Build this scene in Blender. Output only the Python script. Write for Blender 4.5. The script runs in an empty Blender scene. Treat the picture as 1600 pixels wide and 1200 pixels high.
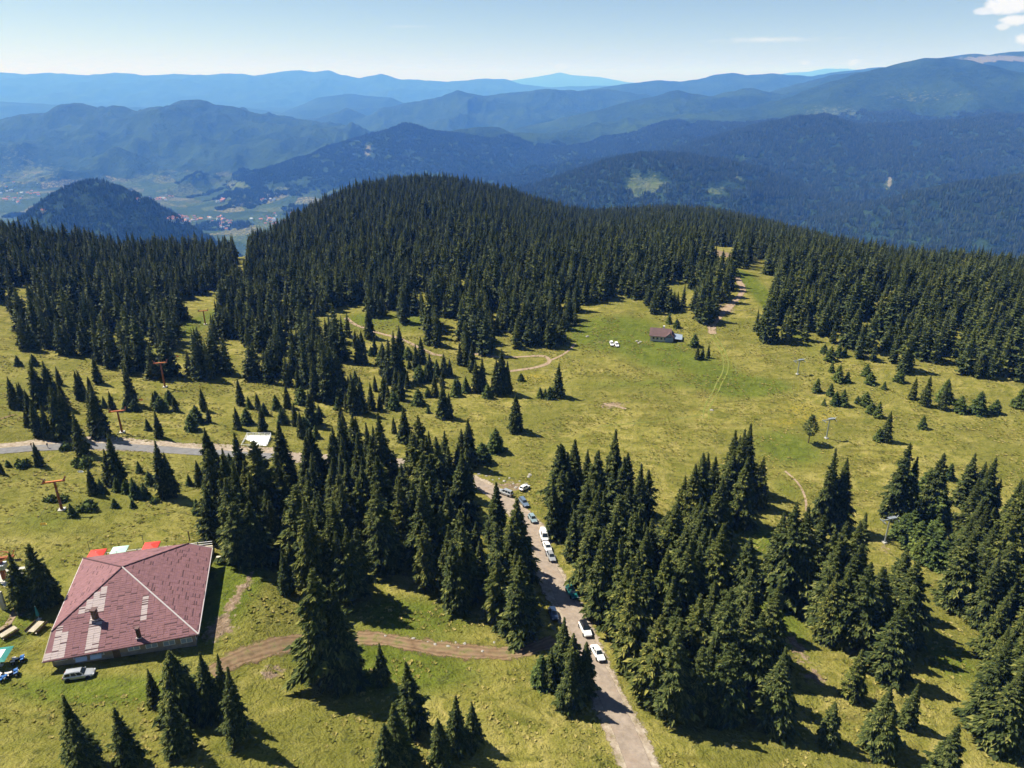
import bpy, bmesh, math, random, time
import numpy as np
from mathutils import Vector, Matrix
from mathutils.bvhtree import BVHTree

# ------------------------------------------------------------------ camera, light, exposure
SC = bpy.context.scene
COL = SC.collection
F, CU, CV = 1066.67, 800.0, 533.0            # focal length and principal point in photo pixels
PITCH = math.radians(21.0)
CAMZ = 115.0
cam_d = bpy.data.cameras.new('camera'); cam = bpy.data.objects.new('camera', cam_d); COL.objects.link(cam)
cam.location = (0, 0, CAMZ); cam.rotation_euler = (math.pi/2 - PITCH, 0, 0)
cam_d.sensor_width = 36; cam_d.lens = 24.0; cam_d.shift_y = -(600-CV)/1600.0
cam_d.clip_start = 1.0; cam_d.clip_end = 200000
SC.camera = cam

SUN_AZ, SUN_EL = math.radians(-66), math.radians(54)
sun_dir = Vector((math.sin(SUN_AZ)*math.cos(SUN_EL), math.cos(SUN_AZ)*math.cos(SUN_EL), math.sin(SUN_EL)))
sd = bpy.data.lights.new('sun', 'SUN'); sd.energy = 5.0; sd.angle = math.radians(0.53); sd.color = (1.0, 0.955, 0.87)
so = bpy.data.objects.new('sun', sd); COL.objects.link(so); so.location = (0, 0, 400)
so.rotation_euler = (-sun_dir).to_track_quat('-Z', 'Y').to_euler()

W = bpy.data.worlds.new('World'); SC.world = W; W.use_nodes = True
wn, wl = W.node_tree.nodes, W.node_tree.links
wn.clear()
sky = wn.new('ShaderNodeTexSky'); sky.sky_type = 'NISHITA'; sky.sun_disc = False
sky.sun_elevation = SUN_EL; sky.sun_rotation = SUN_AZ; sky.altitude = 1700; sky.air_density = 1.0; sky.dust_density = 0.6; sky.ozone_density = 1.0
bgn = wn.new('ShaderNodeBackground'); bgn.inputs['Strength'].default_value = 0.054
wo = wn.new('ShaderNodeOutputWorld')
def _m(op, a, b=None, c=False):
    n = wn.new('ShaderNodeMath'); n.operation = op; n.use_clamp = c
    for i, q in enumerate((a, b)):
        if q is None: continue
        if isinstance(q, (int, float)): n.inputs[i].default_value = q
        else: wl.new(q, n.inputs[i])
    return n.outputs[0]
_tc = wn.new('ShaderNodeTexCoord'); _sx = wn.new('ShaderNodeSeparateXYZ'); wl.new(_tc.outputs['Generated'], _sx.inputs[0])
_az = _m('ARCTAN2', _sx.outputs[0], _sx.outputs[1]); _el = _m('ARCSINE', _sx.outputs[2])
_mp = wn.new('ShaderNodeMapping'); _mp.inputs['Scale'].default_value = (1, 1, 2.2); wl.new(_tc.outputs['Generated'], _mp.inputs['Vector'])
_nz = wn.new('ShaderNodeTexNoise'); _nz.inputs['Scale'].default_value = 46; _nz.inputs['Detail'].default_value = 7; _nz.inputs['Roughness'].default_value = .6; wl.new(_mp.outputs[0], _nz.inputs['Vector'])
_mask = 0.0
# far clouds: azimuth, elevation (degrees), half width, half height, opacity, softness
for a_, e_, w_, h_, op_, sf_ in ((33.4, 4.35, 1.5, .55, 1.0, .45), (32.0, 4.05, .6, .25, .8, .5), (33.9, 3.45, .9, .36, .95, .45), (33.2, 3.15, .45, .22, .75, .5), (34.5, 2.35, .6, .32, .9, .5), (24.9, 1.15, .45, .26, .6, .6), (21.7, 1.1, .35, .2, .45, .6),
        (18.9, 2.67, 4.6, .22, .6, 1.1), (3.7, .95, .7, .28, .4, .8), (-7.8, 3.7, 2.0, .12, .3, 1.1), (-48, 7, 5, 1.2, .8, .6), (60, 8, 6, 1.6, .9, .6), (48, 5, 4, .8, .9, .6)):
    dx = _m('DIVIDE', _m('SUBTRACT', _az, math.radians(a_)), math.radians(w_)); dy = _m('DIVIDE', _m('SUBTRACT', _el, math.radians(e_)), math.radians(h_))
    q = _m('SQRT', _m('ADD', _m('MULTIPLY', dx, dx), _m('MULTIPLY', dy, dy)))
    q = _m('ADD', q, _m('MULTIPLY', _m('SUBTRACT', _nz.outputs[0], .5), 2.2))
    v_ = _m('MULTIPLY', _m('DIVIDE', _m('SUBTRACT', 1.0, q), sf_, True), op_, True)
    _mask = _m('MAXIMUM', v_, _mask)
_mx = wn.new('ShaderNodeMix'); _mx.data_type = 'RGBA'; wl.new(_mask, _mx.inputs[0]); wl.new(sky.outputs[0], _mx.inputs[6]); _mx.inputs[7].default_value = (9.6, 9.7, 10.0, 1)
wl.new(_mx.outputs[2], bgn.inputs['Color']); wl.new(bgn.outputs[0], wo.inputs['Surface'])

SC.view_settings.view_transform = 'Standard'; SC.view_settings.look = 'None'
SC.view_settings.gamma = 1; SC.view_settings.use_curve_mapping = False
SC.view_settings.exposure = 0.9
SC.render.engine = 'CYCLES'
cy = SC.cycles
cy.use_denoising = True; cy.max_bounces = 6; cy.diffuse_bounces = 2; cy.glossy_bounces = 2; cy.transparent_max_bounces = 12
cy.volume_bounces = 2; cy.use_adaptive_sampling = True; cy.adaptive_threshold = 0.01

RNG = np.random.default_rng(7)
rnd = random.Random(7)

# ------------------------------------------------------------------ pixel <-> ray <-> terrain
cp, sp = math.cos(PITCH), math.sin(PITCH)
def rays(u, v):
    u = np.asarray(u, float); v = np.asarray(v, float)
    a = (u-CU)/F; b = -(v-CV)/F
    return np.stack([a, cp + b*sp, -sp + b*cp], -1)
def project(x, y, z):
    dz = np.asarray(z) - CAMZ
    depth = y*cp - dz*sp; up = y*sp + dz*cp
    depth = np.where(depth > 0.1, depth, 0.1)
    return CU + F*x/depth, CV - F*up/depth, depth

def _hash(ix, iy, seed):
    h = (ix.astype(np.int64)*374761393 + iy.astype(np.int64)*668265263 + seed*1442695041) & 0x7fffffff
    h = ((h ^ (h >> 13))*1274126177) & 0x7fffffff
    h = h ^ (h >> 16)
    return (h & 0xffff)/65535.0
def vnoise(x, y, seed=0):
    x = np.asarray(x, float); y = np.asarray(y, float)
    ix, iy = np.floor(x), np.floor(y); fx, fy = x-ix, y-iy
    ix = ix.astype(np.int64); iy = iy.astype(np.int64)
    sx = fx*fx*fx*(fx*(fx*6-15)+10); sy = fy*fy*fy*(fy*(fy*6-15)+10)
    a = _hash(ix, iy, seed); b = _hash(ix+1, iy, seed); c = _hash(ix, iy+1, seed); d = _hash(ix+1, iy+1, seed)
    return (a*(1-sx)+b*sx)*(1-sy) + (c*(1-sx)+d*sx)*sy
def fbm(x, y, seed=0, octv=4, gain=.5):
    s, a, n = 0, 1, 0
    for o in range(octv):
        s = s + a*vnoise(x*2**o+17.3*o, y*2**o-9.1*o, seed+o); n += a; a *= gain
    return s/n*2-1
def ridged(x, y, seed=0, octv=4):
    s, a, n = 0, 1, 0
    for o in range(octv):
        s = s + a*(1-np.abs(vnoise(x*2**o+7.7*o, y*2**o+3.1*o, seed+o)*2-1)); n += a; a *= .5
    return s/n
def sstep(a, b, x):
    t = np.clip((x-a)/(b-a), 0, 1); return t*t*(3-2*t)

# near ground: drop below the camera known at some places, fitted with a smooth quadratic
_ctl = [(200,950,93),(122,1050,92),(510,1060,101),(932,1022,109),(890,930,112),(800,780,115),(90,800,99),(400,690,108),(20,700,102),
        (0,560,106),(250,600,111),(805,672,116),(1035,525,113),(1268,690,116),(1500,640,117),(1560,1000,113),(1250,1050,111),
        (1100,800,115),(1590,800,116),(640,520,116),(0,470,112),(100,900,95),(300,800,102)]
_c = np.array(_ctl, float)
_rd = rays(_c[:,0], _c[:,1]); _k = _c[:,2]/(-_rd[:,2])
_px, _py = _rd[:,0]*_k/100, _rd[:,1]*_k/100
def _basis(x, y): return np.stack([np.ones_like(x), x, y, x*x, x*y, y*y], -1)
_coef = np.linalg.lstsq(_basis(_px, _py), _c[:,2], rcond=None)[0]

_crest = np.array([(-500,366,600),(-300,366,600),(0,378,600),(100,386,600),(200,404,600),(300,406,600),(385,400,610),(415,384,640),(450,364,700),(500,333,780),
          (560,306,850),(600,298,880),(650,293,900),(700,296,900),(750,303,900),(800,315,900),(850,331,920),(900,345,980),(930,345,1060),(1000,339,1180),
          (1050,336,1300),(1100,339,1320),(1150,349,1300),(1200,362,1220),(1300,393,1020),(1400,417,860),(1500,427,790),(1600,431,750),(1900,436,700),(2300,436,700)], float)
_cr = rays(_crest[:,0], _crest[:,1])
_caz = np.arctan2(_cr[:,0], _cr[:,1]); _ctan = -_cr[:,2]/np.hypot(_cr[:,0], _cr[:,1])
AZ = np.linspace(-math.pi, math.pi, 2881)
def _smooth(a, n=9):
    k = np.hanning(n+2)[1:-1]; k /= k.sum()
    return np.convolve(np.pad(a, n//2, mode='edge'), k, 'valid')
T_RC = _smooth(np.interp(AZ, _caz, _crest[:,2])); T_TAN = _smooth(np.interp(AZ, _caz, _ctan), 7)

def ground_h(x, y):
    x = np.asarray(x, float); y = np.asarray(y, float)
    r = np.hypot(x, y) + 1e-6; az = np.arctan2(x, y)
    k = np.minimum(1, 400/r); cx = np.clip(x*k, -260, 300)/100; cyy = np.clip(y*k, 40, 380)/100
    d0 = np.clip(_basis(cx, cyy) @ _coef, 86, 121)
    rc = np.interp(az, AZ, T_RC); tn = np.interp(az, AZ, T_TAN); dc = rc*tn
    r1 = 330.0
    t = np.clip((r-r1)/(rc-r1), 0, 1)
    d = d0 + (dc-d0)*t**1.15
    e = np.maximum(r-rc, 0)
    d = d + e*(tn*1.12) + np.minimum(e, 900)**2*0.00035
    far = sstep(280, 420, r)
    crestdamp = 1-0.6*np.exp(-((r-rc)/120)**2)
    d = d + fbm(x/38, y/38, 3, 3)*(0.55+1.6*far*crestdamp) + fbm(x/9, y/9, 11, 2)*0.12
    z = CAMZ - d
    # levelled yard round the big hut
    q = np.hypot(x+70.5, y-101.5); w = 1-sstep(17, 36, q)
    yard = 20.9 + (x+70.5)*-.045 + (y-101.5)*-.045 + fbm(x/9, y/9, 11, 2)*.12
    return z*(1-w) + yard*w

def at(u, v, hfun=None, rmax=1600, steps=None):
    """ground points under photo pixels"""
    hfun = hfun or ground_h
    d = rays(np.atleast_1d(u), np.atleast_1d(v)); n = len(d)
    lo = np.zeros(n); hi = np.zeros(n); done = np.zeros(n, bool)
    hl = np.hypot(d[:,0], d[:,1])
    prev = np.full(n, 20.0)
    for r in (np.concatenate([np.arange(24, 700, 4.0), np.arange(700, rmax, 12.0)]) if steps is None else steps):
        t = r/hl
        below = (CAMZ + d[:,2]*t) < hfun(d[:,0]*t, d[:,1]*t)
        new = below & ~done
        lo[new] = prev[new]; hi[new] = r; done |= below; prev[:] = r
        if done.all(): break
    hi[~done] = rmax; lo[~done] = rmax
    for _ in range(14):
        m = (lo+hi)/2; t = m/hl
        b = (CAMZ + d[:,2]*t) < hfun(d[:,0]*t, d[:,1]*t)
        hi = np.where(b, m, hi); lo = np.where(b, lo, m)
    t = hi/hl; x, y = d[:,0]*t, d[:,1]*t
    return np.stack([x, y, hfun(x, y)], -1)
def P(u, v): return Vector(at([u], [v])[0])

def inpoly(u, v, poly):
    poly = np.asarray(poly, float); c = np.zeros(np.shape(u), bool); n = len(poly); j = n-1
    for i in range(n):
        xi, yi = poly[i]; xj, yj = poly[j]
        if yi != yj:
            c ^= ((yi > v) != (yj > v)) & (u < (xj-xi)*(v-yi)/(yj-yi)+xi)
        j = i
    return c

# ------------------------------------------------------------------ materials
def newmat(name):
    m = bpy.data.materials.new(name); m.use_nodes = True
    nt = m.node_tree; nt.nodes.clear()
    out = nt.nodes.new('ShaderNodeOutputMaterial'); b = nt.nodes.new('ShaderNodeBsdfPrincipled')
    nt.links.new(b.outputs[0], out.inputs['Surface'])
    b.inputs['Specular IOR Level'].default_value = 0.25
    return m, nt, b, out
def N(nt, typ, **kw):
    n = nt.nodes.new(typ)
    for k, v in kw.items():
        if k.startswith('i_'): n.inputs[k[2:].replace('_', ' ')].default_value = v
        else: setattr(n, k, v)
    return n
def rgba(c): return (c[0], c[1], c[2], 1)
def ramp(nt, fac, stops, interp='LINEAR'):
    n = nt.nodes.new('ShaderNodeValToRGB'); n.color_ramp.interpolation = interp
    e = n.color_ramp.elements
    while len(e) < len(stops): e.new(0.5)
    for q, (p, c) in zip(e, stops): q.position = p; q.color = rgba(c) if not isinstance(c, (int, float)) else (c, c, c, 1)
    nt.links.new(fac, n.inputs[0]); return n.outputs[0]
def mix(nt, fac, a, b, mode='MIX'):
    n = nt.nodes.new('ShaderNodeMix'); n.data_type = 'RGBA'; n.blend_type = mode
    for s, q in ((0, fac), (6, a), (7, b)):
        if isinstance(q, (int, float)): n.inputs[s].default_value = q
        elif isinstance(q, tuple): n.inputs[s].default_value = rgba(q)
        else: nt.links.new(q, n.inputs[s])
    return n.outputs[2]
def noise(nt, vec, scale, detail=4, rough=.55, dist=0):
    n = N(nt, 'ShaderNodeTexNoise'); n.inputs['Scale'].default_value = scale; n.inputs['Detail'].default_value = detail
    n.inputs['Roughness'].default_value = rough; n.inputs['Distortion'].default_value = dist
    if vec is not None: nt.links.new(vec, n.inputs['Vector'])
    return n.outputs[0]
def objco(nt): return nt.nodes.new('ShaderNodeTexCoord').outputs['Object']
def geopos(nt): return nt.nodes.new('ShaderNodeNewGeometry').outputs['Position']
def attr(nt, name):
    a = nt.nodes.new('ShaderNodeAttribute'); a.attribute_name = name; return a.outputs['Fac']
def math_n(nt, op, a, b=None, clamp=False):
    n = nt.nodes.new('ShaderNodeMath'); n.operation = op; n.use_clamp = clamp
    for i, q in enumerate((a, b)):
        if q is None: continue
        if isinstance(q, (int, float)): n.inputs[i].default_value = q
        else: nt.links.new(q, n.inputs[i])
    return n.outputs[0]
def bump(nt, b, height, strength=.3, dist=.1):
    n = nt.nodes.new('ShaderNodeBump'); n.inputs['Strength'].default_value = strength; n.inputs['Distance'].default_value = dist
    nt.links.new(height, n.inputs['Height']); nt.links.new(n.outputs[0], b.inputs['Normal'])
def plain(name, c, rough=.6, metal=0, var=.15, scale=3.0, spec=.3, bumps=0):
    m, nt, b, o = newmat(name)
    nz = noise(nt, objco(nt), scale, 5)
    col = ramp(nt, nz, [(.25, tuple(k*(1-var) for k in c)), (.75, tuple(min(1, k*(1+var)) for k in c))])
    nt.links.new(col, b.inputs['Base Color']); b.inputs['Roughness'].default_value = rough; b.inputs['Metallic'].default_value = metal
    b.inputs['Specular IOR Level'].default_value = spec
    if bumps: bump(nt, b, noise(nt, objco(nt), scale*6, 3), bumps, .02)
    return m

def foliage(name, lo, hi, tip):
    m, nt, b, o = newmat(name)
    g = nt.nodes.new('ShaderNodeNewGeometry'); oi = nt.nodes.new('ShaderNodeObjectInfo')
    c = ramp(nt, g.outputs['Random Per Island'], [(0, lo), (.75, hi), (1, tip)])
    tone = ramp(nt, oi.outputs['Random'], [(0, (.74, .80, .80)), (.5, (1, 1, 1)), (.85, (1.12, 1.1, .95)), (1, (1.24, 1.13, .92))])
    c = mix(nt, 1.0, c, tone, 'MULTIPLY')
    nt.links.new(c, b.inputs['Base Color']); b.inputs['Roughness'].default_value = .75; b.inputs['Specular IOR Level'].default_value = .12
    return m
M = {}
M['spruce'] = foliage('spruce_needles', (.024, .036, .011), (.080, .098, .024), (.185, .185, .050))
M['young'] = foliage('young_needles', (.035, .055, .016), (.088, .120, .028), (.16, .19, .045))
M['forest'] = foliage('forest_needles', (.024, .036, .013), (.070, .088, .024), (.150, .155, .046))
M['farwood'] = foliage('far_forest', (.020, .034, .016), (.040, .058, .022), (.06, .075, .026))
M['bark'] = plain('bark', (.10, .075, .055), .9, var=.4, scale=6)

# ------------------------------------------------------------------ mesh helpers
def mesh_from(name, verts, faces, mats=(), smooth=False, mi=None):
    me = bpy.data.meshes.new(name); me.from_pydata([tuple(v) for v in verts], [], [tuple(f) for f in faces])
    for m in mats: me.materials.append(m)
    if mi is not None: me.polygons.foreach_set('material_index', np.asarray(mi, np.int32))
    if smooth: me.polygons.foreach_set('use_smooth', np.ones(len(me.polygons), bool))
    me.update(); return me
def fast_mesh(name, verts, quads, mats=(), smooth=True):
    verts = np.asarray(verts, np.float32); quads = np.asarray(quads, np.int32); k = quads.shape[1]
    me = bpy.data.meshes.new(name)
    me.vertices.add(len(verts)); me.vertices.foreach_set('co', verts.ravel())
    me.loops.add(quads.size); me.loops.foreach_set('vertex_index', quads.ravel())
    me.polygons.add(len(quads)); me.polygons.foreach_set('loop_start', np.arange(0, quads.size, k, dtype=np.int32))
    me.polygons.foreach_set('use_smooth', np.full(len(quads), smooth))
    for m in mats: me.materials.append(m)
    me.update(calc_edges=True); me.validate(); return me
def link(name, me, parent=None, loc=None, kind=None):
    o = bpy.data.objects.new(name, me); COL.objects.link(o)
    if parent is not None: o.parent = parent
    if loc is not None: o.location = loc
    if kind: o['kind'] = kind
    return o
def tag(o, label, cat, group=None):
    o['label'] = label; o['category'] = cat
    if group: o['group'] = group
    return o
def thing(name, label, cat, loc=(0,0,0), rz=0, group=None, scale=None):
    o = bpy.data.objects.new(name, None); COL.objects.link(o); o.empty_display_size = .3
    o.location = loc; o.rotation_euler = (0, 0, rz)
    if scale is not None: o.scale = scale
    return tag(o, label, cat, group)
def dup(root, loc, rz=0, label=None, group=None, scale=None):
    r = root.copy(); COL.objects.link(r); r.location = loc; r.rotation_euler = (0, 0, rz)
    if scale is not None: r.scale = scale
    if label: r['label'] = label
    if group: r['group'] = group
    for ch in root.children:
        c = ch.copy(); COL.objects.link(c); c.parent = r
        for g in ch.children:
            d = g.copy(); COL.objects.link(d); d.parent = c
    return r
def addattr(me, name, vals):
    a = me.attributes.new(name, 'FLOAT', 'POINT'); a.data.foreach_set('value', np.asarray(vals, np.float32))

#@@SECTION terrain
# ------------------------------------------------------------------ near ground sheet
def spaced(a, b, fine_a, fine_b, step, grow):
    p = list(np.arange(fine_a, fine_b, step)); s = step
    q = fine_b
    while q < b: p.append(q); s *= grow; q += s
    p.append(b); s = step; q = fine_a
    lo = []
    while q > a: s *= grow; q -= s; lo.append(max(q, a))
    return np.array(sorted(set(lo + p)))
gx = spaced(-1900, 1900, -190, 260, 2.0, 1.03)
gy = spaced(-300, 2300, 50, 330, 2.0, 1.025)
GX, GY = np.meshgrid(gx, gy); GZ = ground_h(GX, GY)
nx, ny = len(gx), len(gy)
idx = np.arange(nx*ny).reshape(ny, nx)
quads = np.stack([idx[:-1,:-1], idx[:-1,1:], idx[1:,1:], idx[1:,:-1]], -1).reshape(-1, 4)
gverts = np.stack([GX.ravel(), GY.ravel(), GZ.ravel()], -1)
def gauss_field(x, y, spots):
    s = np.zeros_like(x)
    for u, v, ru, rv, a in spots:
        c = at([u], [v])[0]; e1 = at([u+ru], [v])[0]; e2 = at([u], [v-rv])[0]
        sx_ = max(1, np.hypot(*(e1-c)[:2])); sy_ = max(1, np.hypot(*(e2-c)[:2]))
        s += a*np.exp(-(((x-c[0])/sx_)**2 + ((y-c[1])/sy_)**2))
    return np.clip(s, 0, 1)
LUSH = [(140,790,230,50,.34),(560,690,120,40,.3),(960,520,90,28,1.0),(1040,560,60,25,.7),(1130,590,45,35,.6),(1190,605,60,14,.8),(370,890,40,40,1),(340,940,60,60,.6),(640,960,120,30,.8),(600,1040,160,40,1),
        (1200,960,60,60,.9),(1180,840,50,30,.8),(1230,700,60,30,.8),(1480,1030,60,40,.7),(20,980,60,60,.7),(150,1080,200,25,.8),(650,500,60,20,.6),(560,500,40,15,.6),
        (300,510,30,40,.7),(1180,450,20,40,.9),(250,690,60,6,.7),(700,745,40,8,.6),(990,600,160,10,.45),(60,820,60,20,.25),(870,700,60,15,.35),(1230,765,30,20,.5)]
DIRT = [(370,930,14,50,.8),(345,985,30,16,.7),(425,1050,26,12,.9),(1240,1010,16,24,.9),(1205,930,10,20,.5),(1275,1060,20,16,.8),(1385,860,20,14,.5),(1420,790,30,10,.5),
        (960,632,26,5,.7),(945,636,10,3,.5),(25,960,14,20,.6),(1110,500,18,10,.5),(1130,480,20,12,.7),(1110,392,22,4,.9),(1140,400,14,4,.8),(800,760,30,8,.8),(770,740,20,5,.6),
        (745,545,10,16,.5),(690,520,14,12,.5),(940,535,25,5,.45),(1000,470,18,10,.35),(650,320,5,4,.6),(380,392,4,16,1)]
FLOWER = [(830,590,22,6,1),(1250,640,30,7,.9),(1275,655,26,5,.8),(1300,648,20,4,.7),(1225,660,20,5,.6)]
gme = fast_mesh('ground', gverts, quads)
addattr(gme, 'lush', gauss_field(gverts[:,0], gverts[:,1], LUSH))
addattr(gme, 'dirt', gauss_field(gverts[:,0], gverts[:,1], DIRT))
addattr(gme, 'flower', gauss_field(gverts[:,0], gverts[:,1], FLOWER))
ground = link('ground', gme, kind='structure')

def grass_nodes(nt, b):
    pos = geopos(nt)
    n1 = noise(nt, pos, .035, 5, .6); n2 = noise(nt, pos, .18, 5, .65, 1.0); n3 = noise(nt, pos, 1.1, 4, .7)
    st = N(nt, 'ShaderNodeMapping'); st.inputs['Scale'].default_value = (.05, .22, .1); st.inputs['Rotation'].default_value = (0, 0, .12)
    nt.links.new(pos, st.inputs['Vector'])
    n4 = noise(nt, st.outputs[0], 1.0, 6, .7, .6)
    dry = ramp(nt, n2, [(.30, (.095, .102, .019)), (.44, (.172, .162, .034)), (.58, (.250, .218, .060)), (.72, (.325, .270, .095))])
    dry = mix(nt, ramp(nt, n4, [(.50, 0), (.64, .75)]), dry, (.105, .092, .020))
    dry = mix(nt, ramp(nt, n1, [(.42, 0), (.62, .7)]), dry, (.112, .115, .022))
    lush = ramp(nt, n2, [(.3, (.056, .076, .011)), (.55, (.105, .128, .018)), (.75, (.155, .165, .034))])
    lush = mix(nt, ramp(nt, n3, [(.55, 0), (.75, .5)]), lush, (.17, .155, .048))
    lf = math_n(nt, 'ADD', attr(nt, 'lush'), math_n(nt, 'MULTIPLY', math_n(nt, 'SUBTRACT', n2, .5), .9))
    col = mix(nt, ramp(nt, lf, [(.25, 0), (.62, 1)]), dry, lush)
    dirtc = ramp(nt, n3, [(.3, (.14, .095, .062)), (.55, (.23, .165, .112)), (.75, (.34, .27, .20))])
    df = math_n(nt, 'ADD', attr(nt, 'dirt'), math_n(nt, 'MULTIPLY', math_n(nt, 'SUBTRACT', noise(nt, pos, .55, 6, .7), .5), 1.6))
    col = mix(nt, ramp(nt, df, [(.42, 0), (.62, 1)]), col, dirtc)
    ff = math_n(nt, 'MULTIPLY', attr(nt, 'flower'), ramp(nt, n3, [(.48, 0), (.6, .8)]))
    col = mix(nt, ff, col, (.42, .30, .03))
    # darker heath tussocks
    tus = noise(nt, pos, .42, 3, .8, .4)
    col = mix(nt, ramp(nt, tus, [(.57, 0), (.66, .7)]), col, (.052, .058, .015))
    fine = noise(nt, pos, 3.3, 3, .7)
    col = mix(nt, .55, col, ramp(nt, fine, [(.3, (.55, .57, .55)), (.7, (1.4, 1.37, 1.32))]), 'MULTIPLY')
    nt.links.new(col, b.inputs['Base Color']); b.inputs['Roughness'].default_value = .9; b.inputs['Specular IOR Level'].default_value = .05
    h = math_n(nt, 'ADD', math_n(nt, 'MULTIPLY', n3, .6), math_n(nt, 'MULTIPLY', tus, 1.2))
    bump(nt, b, h, 1.0, .7)
m, nt, b, o = newmat('meadow_grass'); grass_nodes(nt, b); M['ground'] = m
gme.materials.append(m)
GBVH = BVHTree.FromPolygons([Vector(v) for v in gverts], quads.tolist())
def gz(x, y):
    h = GBVH.ray_cast(Vector((x, y, 400)), Vector((0, 0, -1)))
    return h[0].z if h[0] else float(ground_h(x, y))

# ------------------------------------------------------------------ mountains, valley, cone hill
def ridge_pts(pts, R):
    a = np.array([(p[0], p[1]) for p in pts], float); Rs = np.array([p[2] if len(p) > 2 else R for p in pts], float)
    d = rays(a[:,0], a[:,1]); k = Rs/d[:,1]
    return np.stack([d[:,0]*k, d[:,1]*k, CAMZ + d[:,2]*k], -1)
RIDGES = [  # crest line (photo pixel, pixel, distance), slope, spur height, spur size
 ([(780,128),(830,121),(855,117),(874,113),(895,117),(935,120),(980,128)], 46000, .10, 60, 2500),
 ([(1180,124),(1235,113),(1262,112),(1290,107),(1320,107),(1370,112)], 46000, .10, 60, 2500),
 ([(-500,118),(-200,116),(-60,118),(0,113),(45,116),(90,114),(135,117),(180,113),(225,117),(270,115),(320,117),(360,113),(400,118),(440,112),(470,109),(490,112),(512,110),(535,118),(560,121),(595,115),(625,123),(650,124),(700,127),(750,123),(785,122),(815,131),(860,136),(930,134),(1000,133)], 25000, .17, 430, 2400),
 ([(-400,150),(0,158),(120,165),(300,170),(380,168),(440,176),(500,151),(545,146),(580,149),(610,152),(650,172),(700,170)], 15500, .15, 220, 1900),
 ([(-500,190),(-200,196),(0,187),(40,178),(75,174),(92,170),(108,163),(126,161),(142,164),(155,169),(175,162),(195,166),(208,172),(240,164),(262,170),(282,158),(305,152),(322,156),(338,163),(370,168),(400,178),(430,182),(455,185),(480,188)], 8600, .21, 420, 1100),
 ([(440,184),(500,184),(525,176),(540,169),(556,174),(575,181),(600,166),(640,160),(680,153),(700,146),(716,141),(735,147),(755,150),(800,144),(840,140),(868,138),(905,141),(950,138),(1000,146),(1060,160)], 11500, .22, 340, 1200),
 ([(385,300,5200),(430,268,5600),(480,245,6000),(520,232,6200),(560,214,6400),(590,206,6500),(612,200,6500),(635,191,6500),(652,196,6500),(670,204,6500),(700,206,6600),(750,199,6800),(775,198,6800),(800,207,6900),(850,208,6900),(900,202,7000),(960,205,7000),(1030,200,7000),(1120,205,7000)], 6500, .27, 220, 900),
 ([(780,205),(830,196),(880,184),(930,172),(980,160),(1020,150),(1058,141),(1085,147),(1110,149),(1140,142),(1165,137),(1200,142),(1250,150),(1300,160)], 8600, .24, 230, 1200),
 ([(930,138),(980,131),(1030,124),(1060,127),(1090,124),(1120,116),(1145,113),(1170,117),(1205,114),(1235,117),(1270,119),(1300,112),(1330,110),(1380,104),(1420,108)], 14000, .22, 240, 1600),
 ([(1180,170),(1230,152),(1270,138),(1310,124),(1345,112),(1380,104),(1420,94),(1450,88),(1480,89),(1505,94),(1535,102),(1580,112),(1700,120)], 7000, .24, 260, 1500),
 ([(1440,100),(1490,86),(1520,83),(1545,86),(1565,82),(1600,80),(1680,76),(1800,78)], 9000, .22, 160, 1500),
 ([(1030,240),(1080,228),(1130,215),(1180,200),(1215,190),(1245,183),(1290,181),(1320,190),(1345,198),(1380,193),(1440,190),(1500,188),(1560,180),(1620,176),(1800,170)], 4700, .27, 190, 800),
 ([(830,300),(870,282),(910,265),(950,252),(985,243),(1030,240),(1080,243),(1130,250),(1180,262),(1230,280),(1270,300),(1300,330)], 3500, .30, 130, 600),
 ([(1180,400),(1250,372),(1320,345),(1390,318),(1450,300),(1520,285),(1600,276),(1750,270)], 2700, .27, 120, 600),
]
CONE = ridge_pts([(100,298),(122,285),(140,279),(160,284),(186,300)], 2900)
ridges3 = [(ridge_pts(p, R), s, A, L) for p, R, s, A, L in RIDGES]
FLOOR = CAMZ - 865
def seg_field(x, y, pts, s, w):
    """crest height of the nearest stretch of a ridge line, less the slope down from it"""
    D = []; Zc = []
    for a, b2 in zip(pts[:-1], pts[1:]):
        dx, dy = b2[0]-a[0], b2[1]-a[1]; L2 = dx*dx+dy*dy
        t = np.clip(((x-a[0])*dx+(y-a[1])*dy)/L2, 0, 1)
        D.append(np.hypot(x-(a[0]+t*dx), y-(a[1]+t*dy)).astype(np.float32)); Zc.append((a[2]+t*(b2[2]-a[2])).astype(np.float32))
    D = np.stack(D); Zc = np.stack(Zc); d = D.min(0)
    wt = np.exp(-(D-d)/(30+.25*d)); z = (wt*Zc).sum(0)/wt.sum(0)
    d = d.astype(float)
    return z - s*(np.sqrt(d*d+w*w)-w*.8), d
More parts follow.
